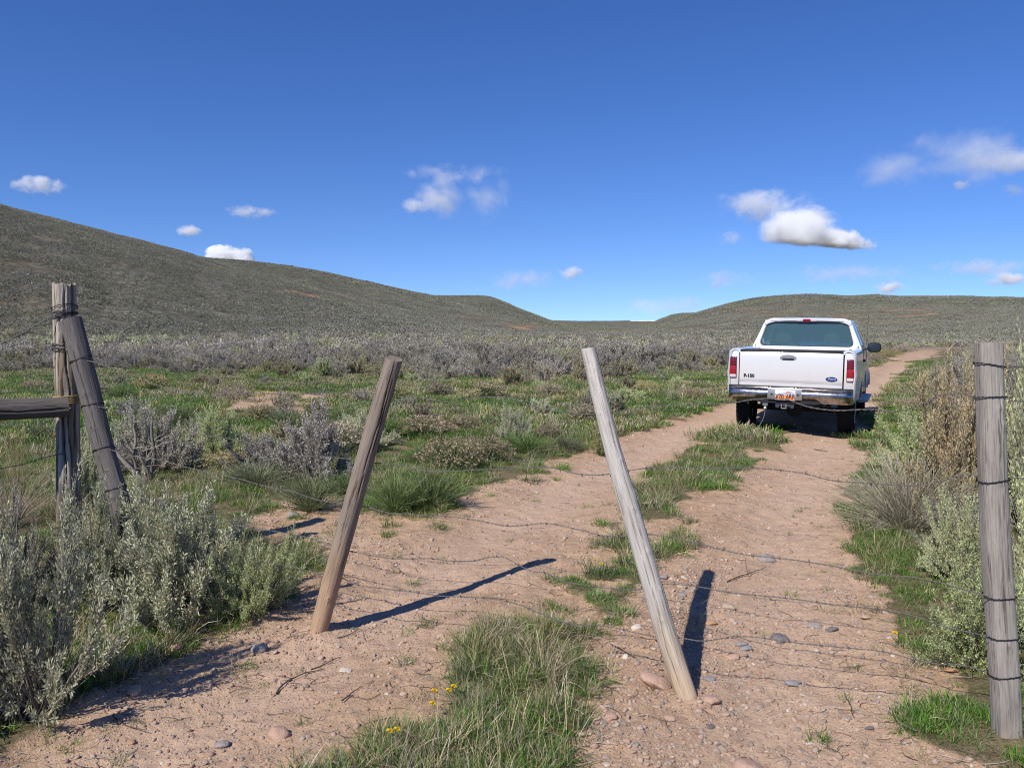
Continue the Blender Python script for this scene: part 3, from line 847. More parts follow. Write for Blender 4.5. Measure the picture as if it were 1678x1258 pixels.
MID = []
for s, (lm, tm) in enumerate([(M_SAGE, None), (M_SAGE_GREY, M_GREYTWIG), (M_SAGE_TAN, None), (M_SAGE_GREY, M_GREYTWIG), (M_SAGE_DARK, None), (M_SAGE, M_GREYTWIG), (M_SAGE_GREY, M_DEADTWIG), (M_SAGE, M_DEADTWIG)]):
    S_, L_ = sage(230 + s, 1.0, 0.66, 34, 330, 20 if s in (1, 3, 6) else 27, 0.044, 0.020, 11, 0.30 if s in (1, 3, 6) else 0.12, twl=(0.10, 0.24), up=0.5, spread=0.9)
    MID.append(to_mesh1(S_, L_, "sagebrush", lm, tm))
LOW = []
for s, lm in enumerate([M_SAGE, M_SAGE_GREY, M_SAGE_TAN, M_SAGE_GREY, M_SAGE_DARK, M_SAGE]):
    LOW.append(clumpy(260 + s, 1.0, 0.65, 230, 0.13, 0.06, tops=26).mesh("sagebrush", [lm, M_GREYTWIG, M_HEADS]))
def patch(seed, size, n, mats_, leaves_n, ll, lw, hr=(0.5, 1.0)):
    rng = np.random.default_rng(seed); G = Geo()
    for k in range(n):
        H = rng.uniform(*hr); R = H * rng.uniform(0.55, 0.8)
        g = clumpy(seed * 50 + k, H, R, leaves_n, ll * H, lw * H, nstem=4, nlobe=4)
        off = np.array([rng.uniform(-.5, .5) * size, rng.uniform(-.5, .5) * size, -0.05])
        mi = rng.integers(0, len(mats_))
        V = g.V[1] + off; G.add(V, g.F[1] - g.V[0].shape[0], int(mi))
    return G.mesh("sage_patch", mats_)
HILLPATCH = [patch(300 + s, 9, 105, [M_HILL, M_SAGE_DARK, M_HILL, M_SAGE_GREY], 40, 0.34, 0.22, (0.24, 0.54)) for s in range(4)]
FARPATCH = [patch(320 + s, 22, 150, [M_HILL, M_HILL, M_SAGE_DARK, M_HILL], 20, 0.5, 0.34, (0.45, 0.95)) for s in range(3)]

def normals(x, y, e):
    zx = (height(x + e, y, False) - height(x - e, y, False)) / (2 * e)
    zy = (height(x, y + e, False) - height(x, y - e, False)) / (2 * e)
    return unit(np.stack([-zx, -zy, np.ones_like(zx)], -1))

BELT_IN = [tuple(gnd(*p)[:2]) for p in [(-900, 610), (-200, 612), (0, 612), (150, 607), (260, 612), (420, 616), (600, 624), (760, 628), (900, 628), (1000, 620), (1110, 612), (1190, 606), (1240, 600)]]
def belt_start(x, y):
    """distance at which the sage belt begins for this bearing"""
    b = np.array(BELT_IN); az = np.arctan2(b[:, 0], b[:, 1]); rr = np.hypot(b[:, 0], b[:, 1])
    return np.interp(np.arctan2(x, y), az, rr)

def sage_field():
    rng = np.random.default_rng(8)
    n = 70000
    r = np.sqrt(rng.uniform(16 ** 2, 130 ** 2, n)); a = rng.uniform(-0.75, 0.75, n)
    x = r * np.sin(a); y = r * np.cos(a)
    rdis = poly_sd(x, y, ROAD)
    px, py = proj(np.stack([x, y, 0 * x], -1))
    right = (px > 1400) & (rdis < 0) & (x > np.interp(y, [20, 60, 130], [9, 31, 80]))
    b0 = belt_start(x, y)
    # clumping: bushes stand in loose groups with openings
    cl = fbm(x * 0.11, y * 0.11, 31); c2 = fbm(x * 0.5, y * 0.5, 32)
    dens = np.where(px < 1405, sstep(b0 - 3, b0 + 2.5, r), sstep(15, 22, r))
    dens = dens * (0.12 + 0.88 * sstep(0.40, 0.54, cl * 0.45 + c2 * 0.55))
    dens = dens * (rdis < -0.9 - 0.02 * r)
    per_m2 = n / (0.75 * (130 ** 2 - 16 ** 2))
    want = 0.75 * sstep(130, 60, r) + 0.55
    keep = (rng.random(n) < dens * np.minimum(want / per_m2, 1)) & in_view(x, y, 260)
    x, y, r, px = x[keep], y[keep], r[keep], px[keep]
    # thin out what would overlap too much close by
    H = rng.uniform(0.42, 1.12, len(x)) ** 1.0 * (0.75 + 0.5 * fbm(x * 0.07, y * 0.07, 35)) * np.where(px > 1405, 0.75, 1.0)
    H *= 0.62 + 0.38 * sstep(0, 9, r - np.where(px < 1405, belt_start(x, y), 14))
    tone = fbm(x * 0.09 + 3, y * 0.09, 37) + rng.normal(size=len(x)) * 0.10
    kind = np.select([tone < 0.42, tone < 0.50, tone < 0.56, tone < 0.63], [0, 1, 2, 1], 4 if False else 3)
    # bands: the middle distance is greyer and more lilac, the edge next to the meadow tan
    edge = (r - belt_start(x, y)) < 5
    kind = np.where(edge & (rng.random(len(x)) < 0.5), 2, kind)
    midr = (r > 30) & (r < 60) & (rng.random(len(x)) < 0.5)
    kind = np.where(midr, np.where(rng.random(len(x)) < 0.5, 1, 3), kind)
    kind = np.where((r > 70) & (rng.random(len(x)) < 0.5), 4, kind)
    kind = np.where((px > 1405) & (r < 60) & (rng.random(len(x)) < 0.6), 2, kind)
    z = height(x, y); b0i = belt_start(x, y)
    big = H / r
    order = np.argsort(-(big * np.where((px > -20) & (px < 1700), 1.0, 0.001)))
    NIND = 250
    ind = order[:NIND]; rest = order[NIND:]
    KEYW = {0: 'grey-green', 1: 'grey', 2: 'straw-tinted', 3: 'pale grey', 4: 'olive'}
    for q in ind:
        var = {0: [0, 5, 7][rng.integers(3)], 1: [1, 6][rng.integers(2)], 2: 2, 3: 3, 4: 4}[int(kind[q])]
        o = link("sagebrush", MID[var])
        o.location = (x[q], y[q], z[q] - 0.03); o.rotation_euler = (0, 0, rng.uniform(0, 6.28))
        s = H[q]; w = s * rng.uniform(0.9, 1.35); o.scale = (w, w, s)
        where = "by the right edge"
        for lim, nm in ((90, "left of the corner post"), (200, "behind the latch stick"), (300, "just right of the latch stick"), (400, "right of the latch stick"), (500, "midway from latch stick to brown stay"),
                        (600, "left of the brown stay"), (680, "behind the brown stay top"), (750, "right of the brown stay"), (820, "midway between both stays"), (890, "nearer the pale stay"), (945, "left of the pale stay"),
                        (1000, "behind the pale stay top"), (1060, "right of the pale stay"), (1130, "midway from pale stay to pickup"), (1200, "left of the pickup"), (1300, "behind the pickup"), (1440, "at the pickup mirror"),
                        (1520, "at the far bend"), (1600, "left of the right gate post"), (1660, "behind the right gate post")):
            if px[q] < lim: where = nm; break
        off = r[q] - (b0i[q] if px[q] < 1405 else 15)
        row = "front row" if off < 2.5 else ("second row" if off < 6 else ("third row" if off < 11 else "back row"))
        tag(o, ("tall " if H[q] > 0.85 else ("low " if H[q] < 0.55 else "")) + KEYW[int(kind[q])] + " sagebrush, " + row + " of the belt, " + where, "sagebrush", "sagebrush of the belt across the flat")
    # the rest as one mass
    vx = {0: [0, 5], 1: [1, 3], 2: [2, 2], 3: [3, 1], 4: [4, 4]}
    def vidx(sel): return np.array([vx[int(k)][rng.integers(2)] for k in kind[sel]])
    near = rest[r[rest] < 48]; farr = rest[r[rest] >= 48]
    for nm, lab, sel, protos, mod in (("sagebrush_cover", "closed grey sagebrush filling the flat behind the front bushes", near, MID, None),
                                     ("distant_sagebrush_cover", "fine mass of small sagebrush reaching to the foot of the hills", farr, LOW, None)):
        n = len(sel)
        s = H[sel]
        S3 = np.stack([s * rng.uniform(0.9, 1.35, n), s * rng.uniform(0.9, 1.35, n), s], -1)
        scatter(nm, lab, np.stack([x[sel], y[sel], z[sel] - 0.03], -1), upright(n, rng, 0.05), S3, vidx(sel), protos)
    print("belt bushes", len(x), "near", len(near), "far", len(farr))

def hill_sage():
    rng = np.random.default_rng(9)
    for nm, lab, r0, r1, n, protos, e in (("hillside_sagebrush", "even cover of small sagebrush on the near hill slopes", 112, 560, 5600, HILLPATCH, 4),
                                          ("far_hillside_sagebrush", "faint speckle of sagebrush on the farther hillsides", 520, 1500, 4700, FARPATCH, 10)):
        r = np.sqrt(rng.uniform(r0 ** 2, r1 ** 2, n)); a = rng.uniform(-0.68, 0.68, n)
        x = r * np.sin(a); y = r * np.cos(a)
        z = height(x, y, False)
        # only where the slope faces the viewer
        el = (z - CAMZ) / r
        N = normals(x, y, e)
        face = (N[:, 0] * x + N[:, 1] * y) / r
        keep = ((face < 0.02) | (r < 200)) & (face < 0.08) & (rng.random(n) > outcrop(x, y, z) * 1.6)
        x, y, z, N = x[keep], y[keep], z[keep], N[keep]
        R = euler_from_normal(N, rng.uniform(0, 6.28, len(x)))
        scatter(nm, lab, np.stack([x, y, z], -1), R, sc3(rng.uniform(0.85, 1.15, len(x)), rng, 0.05), rng.integers(0, len(protos), len(x)), protos)
        print(nm, len(x))
sage_field()
hill_sage()
# ================================================================== NEAR SHRUBS
def place(bx, by, top, wpx):
    b = gnd(bx, by); b[2] = float(height(b[0], b[1])) - 0.02
    Y = b[1]
    H = aty(bx, top, Y)[2] - b[2]
    R = wpx / 2.0 / FPX * Y
    return b, H, R

def n_sage(kind, var, bx, by, top, w, label, rz=0.0, tilt=(0, 0), group="large sagebrush near the fence"):
    b, H, R = place(bx, by, top, w)
    return hero_sage(kind, var, b, H / 1.0, R / 0.78, label, rz, group, tilt)

n_sage('green', 0, 60, 1185, 786, 350, "largest grey-green sagebrush, filling the lower left corner below the fence", 0.3)
n_sage('green', 1, 300, 1022, 758, 300, "tall upright grey-green sagebrush between the dark latch stick and the brown stay", 1.1)
n_sage('green', 2, 425, 1005, 862, 155, "low dense sagebrush closest to the foot of the brown stay", 2.0)
n_sage('green', 3, 165, 1000, 785, 220, "sagebrush with many bare dead twigs below the dark latch stick", 0.9)
n_sage('grey', 3, 20, 1010, 800, 150, "half dead sagebrush at the left edge behind the largest one", 2.2)
n_sage('grey', 1, 250, 778, 640, 165, "grey sagebrush behind the twisted dead trunk", 0.2, group="sagebrush standing in the meadow")
n_sage('green', 1, 355, 752, 654, 135, "sagebrush in the meadow above the yellow-headed shrub", 2.4, group="sagebrush standing in the meadow")
n_sage('grey', 0, 520, 788, 650, 190, "wide dusky sagebrush in the meadow left of the brown stay", 1.4, group="sagebrush standing in the meadow")
n_sage('green', 0, 128, 850, 690, 105, "sagebrush standing between the corner post and the dark latch stick", 2.9)
n_sage('green', 1, 842, 726, 656, 72, "small upright sagebrush on the bare hummock between the two stays", 0.5, group="sagebrush standing in the meadow")
n_sage('grey', 2, 440, 772, 700, 130, "flat grey sagebrush in the meadow beside the yellow-headed shrub", 1.9, group="sagebrush standing in the meadow")
n_sage('green', 3, 590, 738, 668, 110, "dark sagebrush just left of the brown stay at mid height", 0.8, group="sagebrush standing in the meadow")
n_sage('green', 2, 1540, 782, 664, 165, "silvery sagebrush above the straw broom shrub on the right verge", 0.4)
n_sage('green', 0, 1600, 1092, 862, 215, "grey-green sagebrush leaning out low beside the right gate post", 1.2, (0.0, -0.30))
n_sage('green', 1, 1735, 1075, 700, 250, "tall sagebrush behind the lower half of the right gate post", 0.2)
n_sage('green', 3, 1700, 880, 540, 210, "tall twiggy sagebrush behind the top of the right gate post", 2.0)
n_sage('green', 0, 1705, 1010, 545, 230, "tallest sagebrush of the bank at the right edge behind the gate post", 2.5)
n_sage('grey', 2, 1655, 800, 552, 170, "grey twiggy sagebrush rising above the right gate post on its right", 1.5)
n_sage('green', 2, 1590, 960, 790, 130, "dense grey-green sagebrush halfway up the left side of the right gate post", 0.2)
n_sage('tan', 3, 1560, 800, 640, 110, "tawny sagebrush left of the orange-topped bush", 2.2)
n_sage('grey', 1, 1590, 850, 690, 140, "shaded grey sagebrush beneath the orange-topped bush", 2.7)
n_sage('grey', 3, 1570, 925, 800, 150, "half dead sagebrush between the straw broom shrub and the low leaning one", 0.6)
n_sage('grey', 2, 1660, 700, 560, 170, "purplish grey sagebrush beyond the right gate post", 0.9)
n_sage('tan', 1, 1545, 680, 590, 110, "tan sagebrush at the bend of the track behind the orange-topped bush", 0.9)

def broom_obj(name, me, bx, by, top, w, label, cat, rz=0.0, tilt=(0, 0), wb=0.5, group=None, ys=1.0):
    b, H, R = place(bx, by, top, w)
    o = link(name, me); o.location = b; o.rotation_euler = (tilt[0], tilt[1], rz); o.scale = (R / wb, R / wb * ys, H)
    return tag(o, label, cat, group)

BR_TAN = broom(400, 1.0, 0.55, 620, 0.0042).mesh("rabbitbrush", [M_BRUSH, M_HEADS])
BR_TAN2 = broom(401, 1.0, 0.6, 420, 0.0048, heads=1.0, uneven=0.55).mesh("rabbitbrush", [M_BRUSH, M_HEADS])
BR_GREEN = [broom(402 + s, 1.0, 0.55, 380, 0.010, uneven=0.6).mesh("green_shrub", [M_GREENSHRUB, M_HEADS]) for s in range(2)]
BR_HEAD = [broom(405 + s, 1.0, 0.55, 300, 0.009, heads=1.3, uneven=0.3).mesh("seeded_shrub", [M_GREENSHRUB, M_HEADS]) for s in range(2)]
BR_YEL = broom(408, 1.0, 0.28, 150, 0.0045, uneven=0.5).mesh("yellow_twigged_shrub", [M_YELLOWTWIG, M_HEADS])
BR_DEAD = broom(409, 1.0, 0.6, 200, 0.0055, uneven=0.6).mesh("dry_shrub", [M_STRAW, M_HEADS])
BR_THIN = broom(410, 1.0, 0.7, 34, 0.010, uneven=0.6).mesh("dry_shrub", [M_STRAW, M_HEADS])
BR_ORANGE = broom(411, 1.0, 0.40, 55, 0.004, heads=5.0, uneven=0.6, hs=0.38).mesh("seed_stalk_bush", [M_ORANGE, M_ORANGE])

broom_obj("rabbitbrush", BR_TAN, 1485, 872, 724, 215, "straw coloured broom-like shrub spreading over the right verge", "shrub", 0.4, (0.0, -0.18))
broom_obj("rabbitbrush", BR_TAN, 1570, 868, 745, 130, "smaller straw coloured shrub tucked between the broom shrub and the right gate post", "shrub", 2.2)
# tall orange-topped bush: a sagebrush body with last year's seed stalks
_t = n_sage('rust', 2, 1572, 862, 545, 190, "tall bush with orange-brown seed stalks left of the right gate post", 1.5, (0.0, -0.04))
_b, _H, _R = place(1572, 860, 532, 115)
_o = link("seed_stalks", BR_ORANGE, _t)
_t_rot = Matrix.Rotation(1.5, 4, 'Z')
_o.matrix_parent_inverse = Matrix.Identity(4)
_o.location = (0, 0, 0); _o.scale = (1.0, 1.0, (_H / _t.scale[2]))
for i, (bx, by, top, w, lab) in enumerate([
        (510, 838, 752, 100, "green feathery shrub by the bare patch left of the brown stay"),
        (648, 842, 752, 100, "green spiky shrub just right of the brown stay"),
        (705, 836, 740, 120, "widest green spiky shrub between the two stays"),
        (565, 815, 762, 70, "small green shrub hard against the brown stay on its left"),
        (862, 745, 698, 95, "green shrub at the edge of the left rut below the hummock"),
        (420, 800, 740, 110, "low green shrub beside the yellow-headed shrub"),
        (925, 742, 705, 60, "small green shrub where the left rut bends behind the pale stay")]):
    broom_obj("green_shrub", BR_GREEN[i % 2], bx, by, top, w, lab, "shrub", i * 1.3, group="green shrubs along the left of the track")
for i, (bx, by, top, w, lab) in enumerate([
        (693, 716, 676, 74, "larger shrub with pale seed heads in the green meadow"),
        (762, 710, 678, 50, "smaller shrub with pale seed heads beside the larger one"),
        (898, 722, 694, 46, "seeded shrub right of the small upright sagebrush"),
        (372, 775, 733, 62, "shrub with yellowish seed heads below the meadow sagebrush"),
        (985, 745, 712, 30, "little seeded shrub half hidden by the pale stay")]):
    broom_obj("seeded_shrub", BR_HEAD[i % 2], bx, by, top, w, lab, "shrub", i * 0.9, group="seeded shrubs in the meadow")
broom_obj("yellow_twigged_shrub", BR_YEL, 32, 850, 632, 70, "tall thin yellow-green twiggy shrub under the horizontal rail", "shrub", 0.4)
broom_obj("dry_shrub", BR_DEAD, 20, 870, 735, 130, "heap of dry straw coloured stems at the left edge", "shrub", 1.4)
broom_obj("dry_shrub", BR_DEAD, 1610, 800, 640, 90, "dry tangled stems beside the right gate post", "shrub", 2.4)
broom_obj("dry_shrub", BR_DEAD, 150, 905, 790, 120, "dry stems standing at the foot of the latch stick", "shrub", 0.4)
broom_obj("dry_shrub", BR_THIN, 890, 1115, 1015, 130, "dry pale stems arching out of the grass on the crown of the track", "shrub", 0.9)

# scattered low shrubs further out in the meadow
def meadow_shrubs():
    rng = np.random.default_rng(17)
    spots = [(250, 640), (330, 632), (60, 640), (150, 648), (430, 690), (300, 700), (60, 720), (480, 655), (560, 690), (720, 650), (800, 655), (900, 650), (1060, 640), (1130, 652),
             (640, 655), (200, 655), (470, 705), (630, 720), (800, 760), (740, 775), (560, 745), (960, 692), (380, 655), (1030, 655), (690, 760)]
    for i, (bx, by) in enumerate(spots):
        s = rng.uniform(18, 34) * (by - 540) / 120
        k = rng.integers(0, 4)
        me = [BR_HEAD[0], BR_HEAD[1], BR_GREEN[0], BR_TAN2][k]
        nm = ["seeded_shrub", "seeded_shrub", "green_shrub", "rabbitbrush"][k]
        where = ["at the latch stick", "left of brown stay", "by the brown stay", "midway between stays", "by the pale stay", "left of pickup"][int(np.searchsorted([260, 480, 660, 840, 1000], bx))]
        far = "at the belt edge" if by < 642 else ("in the upper meadow" if by < 660 else ("in the middle meadow" if by < 700 else "in the lower meadow"))
        kind = ["pale-headed low shrub ", "pale-headed low shrub ", "low green shrub ", "low straw shrub "][k]
        broom_obj(nm, me, bx, by, by - s * 1.15, s * 1.7, kind + far + ", " + where, "shrub", rng.uniform(0, 6), group="low shrubs scattered over the meadow")
meadow_shrubs()

# verge brush along the far bend, right
for i, (bx, by, top, w) in enumerate([(1432, 592, 574, 34), (1455, 585, 569, 36), (1482, 576, 562, 30), (1410, 597, 580, 30), (1525, 640, 612, 50), (1550, 628, 592, 60), (1500, 668, 645, 40)]):
    broom_obj("rabbitbrush", BR_TAN2, bx, by, top, w, ["pale straw shrub at the far bend, right of the pickup's mirror", "pale straw shrub at the far bend, midway along", "pale straw shrub at the far bend, last before the hill", "pale straw shrub touching the pickup's mirror from behind", "pale shrub on the right verge of the bend, nearer the track", "pale shrub on the right verge, beside the orange-topped bush", "lowest pale shrub on the right verge, nearest the viewer"][i], "shrub", i, group="pale shrubs along the bend")

# young sagebrush through the meadow
def meadow_sage():
    rng = np.random.default_rng(19)
    used = []
    for k in range(400):
        bx = rng.uniform(150, 1180); by = 628 + 110 * rng.random() ** 1.5
        b = gnd(bx, by); rd = float(poly_sd(np.array([b[0]]), np.array([b[1]]), ROAD)[0])
        if rd > -0.7 or (700 < bx and by > 690): continue
        if any(abs(bx - u[0]) < 34 and abs(by - u[1]) < 14 for u in used): continue
        used.append((bx, by))
        if len(used) > 34: break
    for i, (bx, by) in enumerate(used):
        s = rng.uniform(16, 27) * (by - 540) / 100
        kind = ['green', 'grey', 'green', 'tan'][rng.integers(4)]
        b, H, R = place(bx, by, by - s, s * rng.uniform(1.5, 2.0))
        o = link("sagebrush", MID[{'green': [0, 5, 7][rng.integers(3)], 'grey': [1, 6][rng.integers(2)], 'tan': 2}[kind]])
        o.location = b; o.scale = (R / .75, R / .75, H); o.rotation_euler = (0, 0, rng.uniform(0, 6))
        where = ["beside the latch stick", "right of the latch stick", "midway to the brown stay", "left of the brown stay", "right of the brown stay", "midway between the stays", "left of the pale stay", "right of the pale stay", "left of the pickup"][int(np.searchsorted([240, 330, 430, 600, 720, 840, 970, 1080], bx))]
        far = "at the belt edge" if by < 642 else ("in the upper meadow" if by < 660 else ("in the middle meadow" if by < 690 else "in the lower meadow"))
        tag(o, "young " + {'green': 'grey-green', 'grey': 'grey', 'tan': 'straw-tinted'}[kind] + " sagebrush " + far + " " + where, "sagebrush", "young sagebrush dotted through the meadow")
meadow_sage()

# twisted dead trunk
def dead_trunk():
    rng = np.random.default_rng(31)
    b, H, R = place(238, 800, 700, 70)
    G = Geo()
    for k in range(9):
        a = rng.uniform(0, 6.28); ln = H * rng.uniform(0.6, 1.25)
        t = np.linspace(0, 1, 9)
        d = np.array([math.cos(a) * 0.45 - 0.25, math.sin(a) * 0.3, 1.0])
        P = (t[:, None] * d * ln) + np.stack([np.sin(t * 5 + k) * 0.04, np.cos(t * 4 + k) * 0.04, 0 * t], -1)
        V, F = tubes(P[None], (rng.uniform(0.018, 0.04) * (1 - 0.8 * t))[None], 7); G.add(V, F, 0)
    for k in range(26):
        a = rng.uniform(0, 6.28); t = np.linspace(0, 1, 6)
        o = np.array([rng.normal() * 0.05, rng.normal() * 0.05, rng.uniform(0.1, 0.8) * H])
        d = np.array([math.cos(a), math.sin(a), rng.uniform(-0.2, 0.9)])
        P = o + t[:, None] * d * rng.uniform(0.1, 0.35) + np.cumsum(rng.normal(size=(6, 3)), 0) * 0.008
        V, F = tubes(P[None], (0.006 * (1 - 0.7 * t))[None], 4); G.add(V, F, 0)
    o = link("dead_trunk", G.mesh("dead_trunk", [M_GREYTWIG], True)); o.location = b
    tag(o, "twisted weathered dead sagebrush trunk right of the dark latch stick", "dead trunk")
dead_trunk()

# ================================================================== POSTS
def woodmat(name, top, base, dark, basez=0.35, contrast=0.8, cracks=0.5, stripe=None):
    m, nt, b = mat(name)
    at = nt.nodes.new("ShaderNodeAttribute"); at.attribute_name = "grain"
    mp = nt.nodes.new("ShaderNodeMapping"); mp.inputs["Scale"].default_value = (1, 1, 0.035)
    nt.links.new(at.outputs["Vector"], mp.inputs[0])
    mp2 = nt.nodes.new("ShaderNodeMapping"); mp2.inputs["Scale"].default_value = (1, 1, 0.22)
    nt.links.new(at.outputs["Vector"], mp2.inputs[0])
    sx = nt.nodes.new("ShaderNodeSeparateXYZ"); nt.links.new(at.outputs["Vector"], sx.inputs[0])
    z = sx.outputs[2]
    f = mth(nt, 'ADD', z, mth(nt, 'MULTIPLY', noise(nt, 9, 3, 0.6, mp2.outputs[0]), 0.35))
    mr = nt.nodes.new("ShaderNodeMapRange"); nt.links.new(f, mr.inputs[0]); mr.inputs[1].default_value = basez; mr.inputs[2].default_value = basez + 0.35
    c = mixc(nt, mr.outputs[0], base, top)
    g1 = noise(nt, 190, 5, 0.7, mp.outputs[0]); g2 = noise(nt, 45, 4, 0.6, mp2.outputs[0]); g3 = noise(nt, 14, 5, 0.6, mp2.outputs[0])
    c = mixc(nt, contrast, c, ramp(nt, g1, [(0.30, (0.45, 0.42, 0.40)), (0.5, (1, 1, 1)), (0.72, (1.35, 1.33, 1.3))]), 'MULTIPLY')
    c = mixc(nt, 0.6, c, ramp(nt, g3, [(0.3, (0.62, 0.60, 0.58)), (0.55, (1, 1, 1)), (0.75, (1.2, 1.2, 1.2))]), 'MULTIPLY')
    cr = ramp(nt, noise(nt, 80, 3, 0.5, mp.outputs[0], 0.3), [(0.335, (1, 1, 1)), (0.365, (0, 0, 0))])
    c = mixc(nt, mth(nt, 'MULTIPLY', cr, cracks), c, dark)
    if stripe:
        sf = ramp(nt, noise(nt, 28, 4, 0.6, mp.outputs[0], 0.5), [(0.50, (0, 0, 0)), (0.54, (1, 1, 1))])
        c = mixc(nt, mth(nt, 'MULTIPLY', sf, 0.85), c, stripe)
    ao = nt.nodes.new("ShaderNodeAttribute"); ao.attribute_name = "cut"
    c = mixc(nt, ao.outputs["Fac"], c, dark)
    nt.links.new(c, b.inputs["Base Color"]); b.inputs["Roughness"].default_value = 0.85; b.inputs["Specular IOR Level"].default_value = 0.2
    h = mth(nt, 'ADD', g1, mth(nt, 'MULTIPLY', cr, -0.8)); h = mth(nt, 'ADD', h, mth(nt, 'MULTIPLY', g2, 0.7))
    bump(nt, h, 0.8, 0.004, b)
    return m

W_BROWN = woodmat("brown_wood", (0.235, 0.190, 0.152), (0.40, 0.275, 0.18), (0.06, 0.035, 0.02), 0.45, 0.6, 0.5)
W_PALE = woodmat("pale_grey_wood", (0.45, 0.415, 0.37), (0.46, 0.35, 0.24), (0.14, 0.11, 0.09), 0.30, 0.6, 0.45)
W_MAUVE = woodmat("grey_wood", (0.305, 0.275, 0.24), (0.42, 0.325, 0.24), (0.08, 0.065, 0.055), 0.18, 0.8, 0.6)
W_DARK = woodmat("charcoal_wood", (0.135, 0.12, 0.11), (0.12, 0.095, 0.08), (0.02, 0.018, 0.015), 0.2, 0.6, 0.5)
W_SPLIT = woodmat("split_wood", (0.40, 0.355, 0.30), (0.12, 0.085, 0.06), (0.05, 0.035, 0.025), 0.75, 0.9, 0.5, (0.21, 0.15, 0.10))
W_RAIL = woodmat("rail_wood", (0.115, 0.10, 0.088), (0.115, 0.10, 0.088), (0.04, 0.03, 0.025), -1, 0.7, 0.6)
M_WIRE = simple("rusty_wire", (0.17, 0.155, 0.145), 0.55, 0.8, 0.5)
M_WIRE_D = simple("dark_wire", (0.035, 0.032, 0.032), 0.6, 0.6, 0.4)

def catmull(P, n):
    P = np.asarray(P, float)
    d = np.concatenate([[0], np.cumsum(np.linalg.norm(np.diff(P, axis=0), axis=1))]); d /= d[-1]
    t = np.linspace(0, 1, n)
    m = np.gradient(P, d, axis=0) if len(P) > 2 else np.repeat((P[1] - P[0])[None], 2, 0)
    out = []
    for v in t:
        i = min(max(np.searchsorted(d, v, side='right') - 1, 0), len(P) - 2)
        h = d[i + 1] - d[i]; u = (v - d[i]) / h
        out.append((2 * u ** 3 - 3 * u ** 2 + 1) * P[i] + (u ** 3 - 2 * u ** 2 + u) * h * m[i] + (-2 * u ** 3 + 3 * u ** 2) * P[i + 1] + (u ** 3 - u ** 2) * h * m[i + 1])
    return np.array(out)

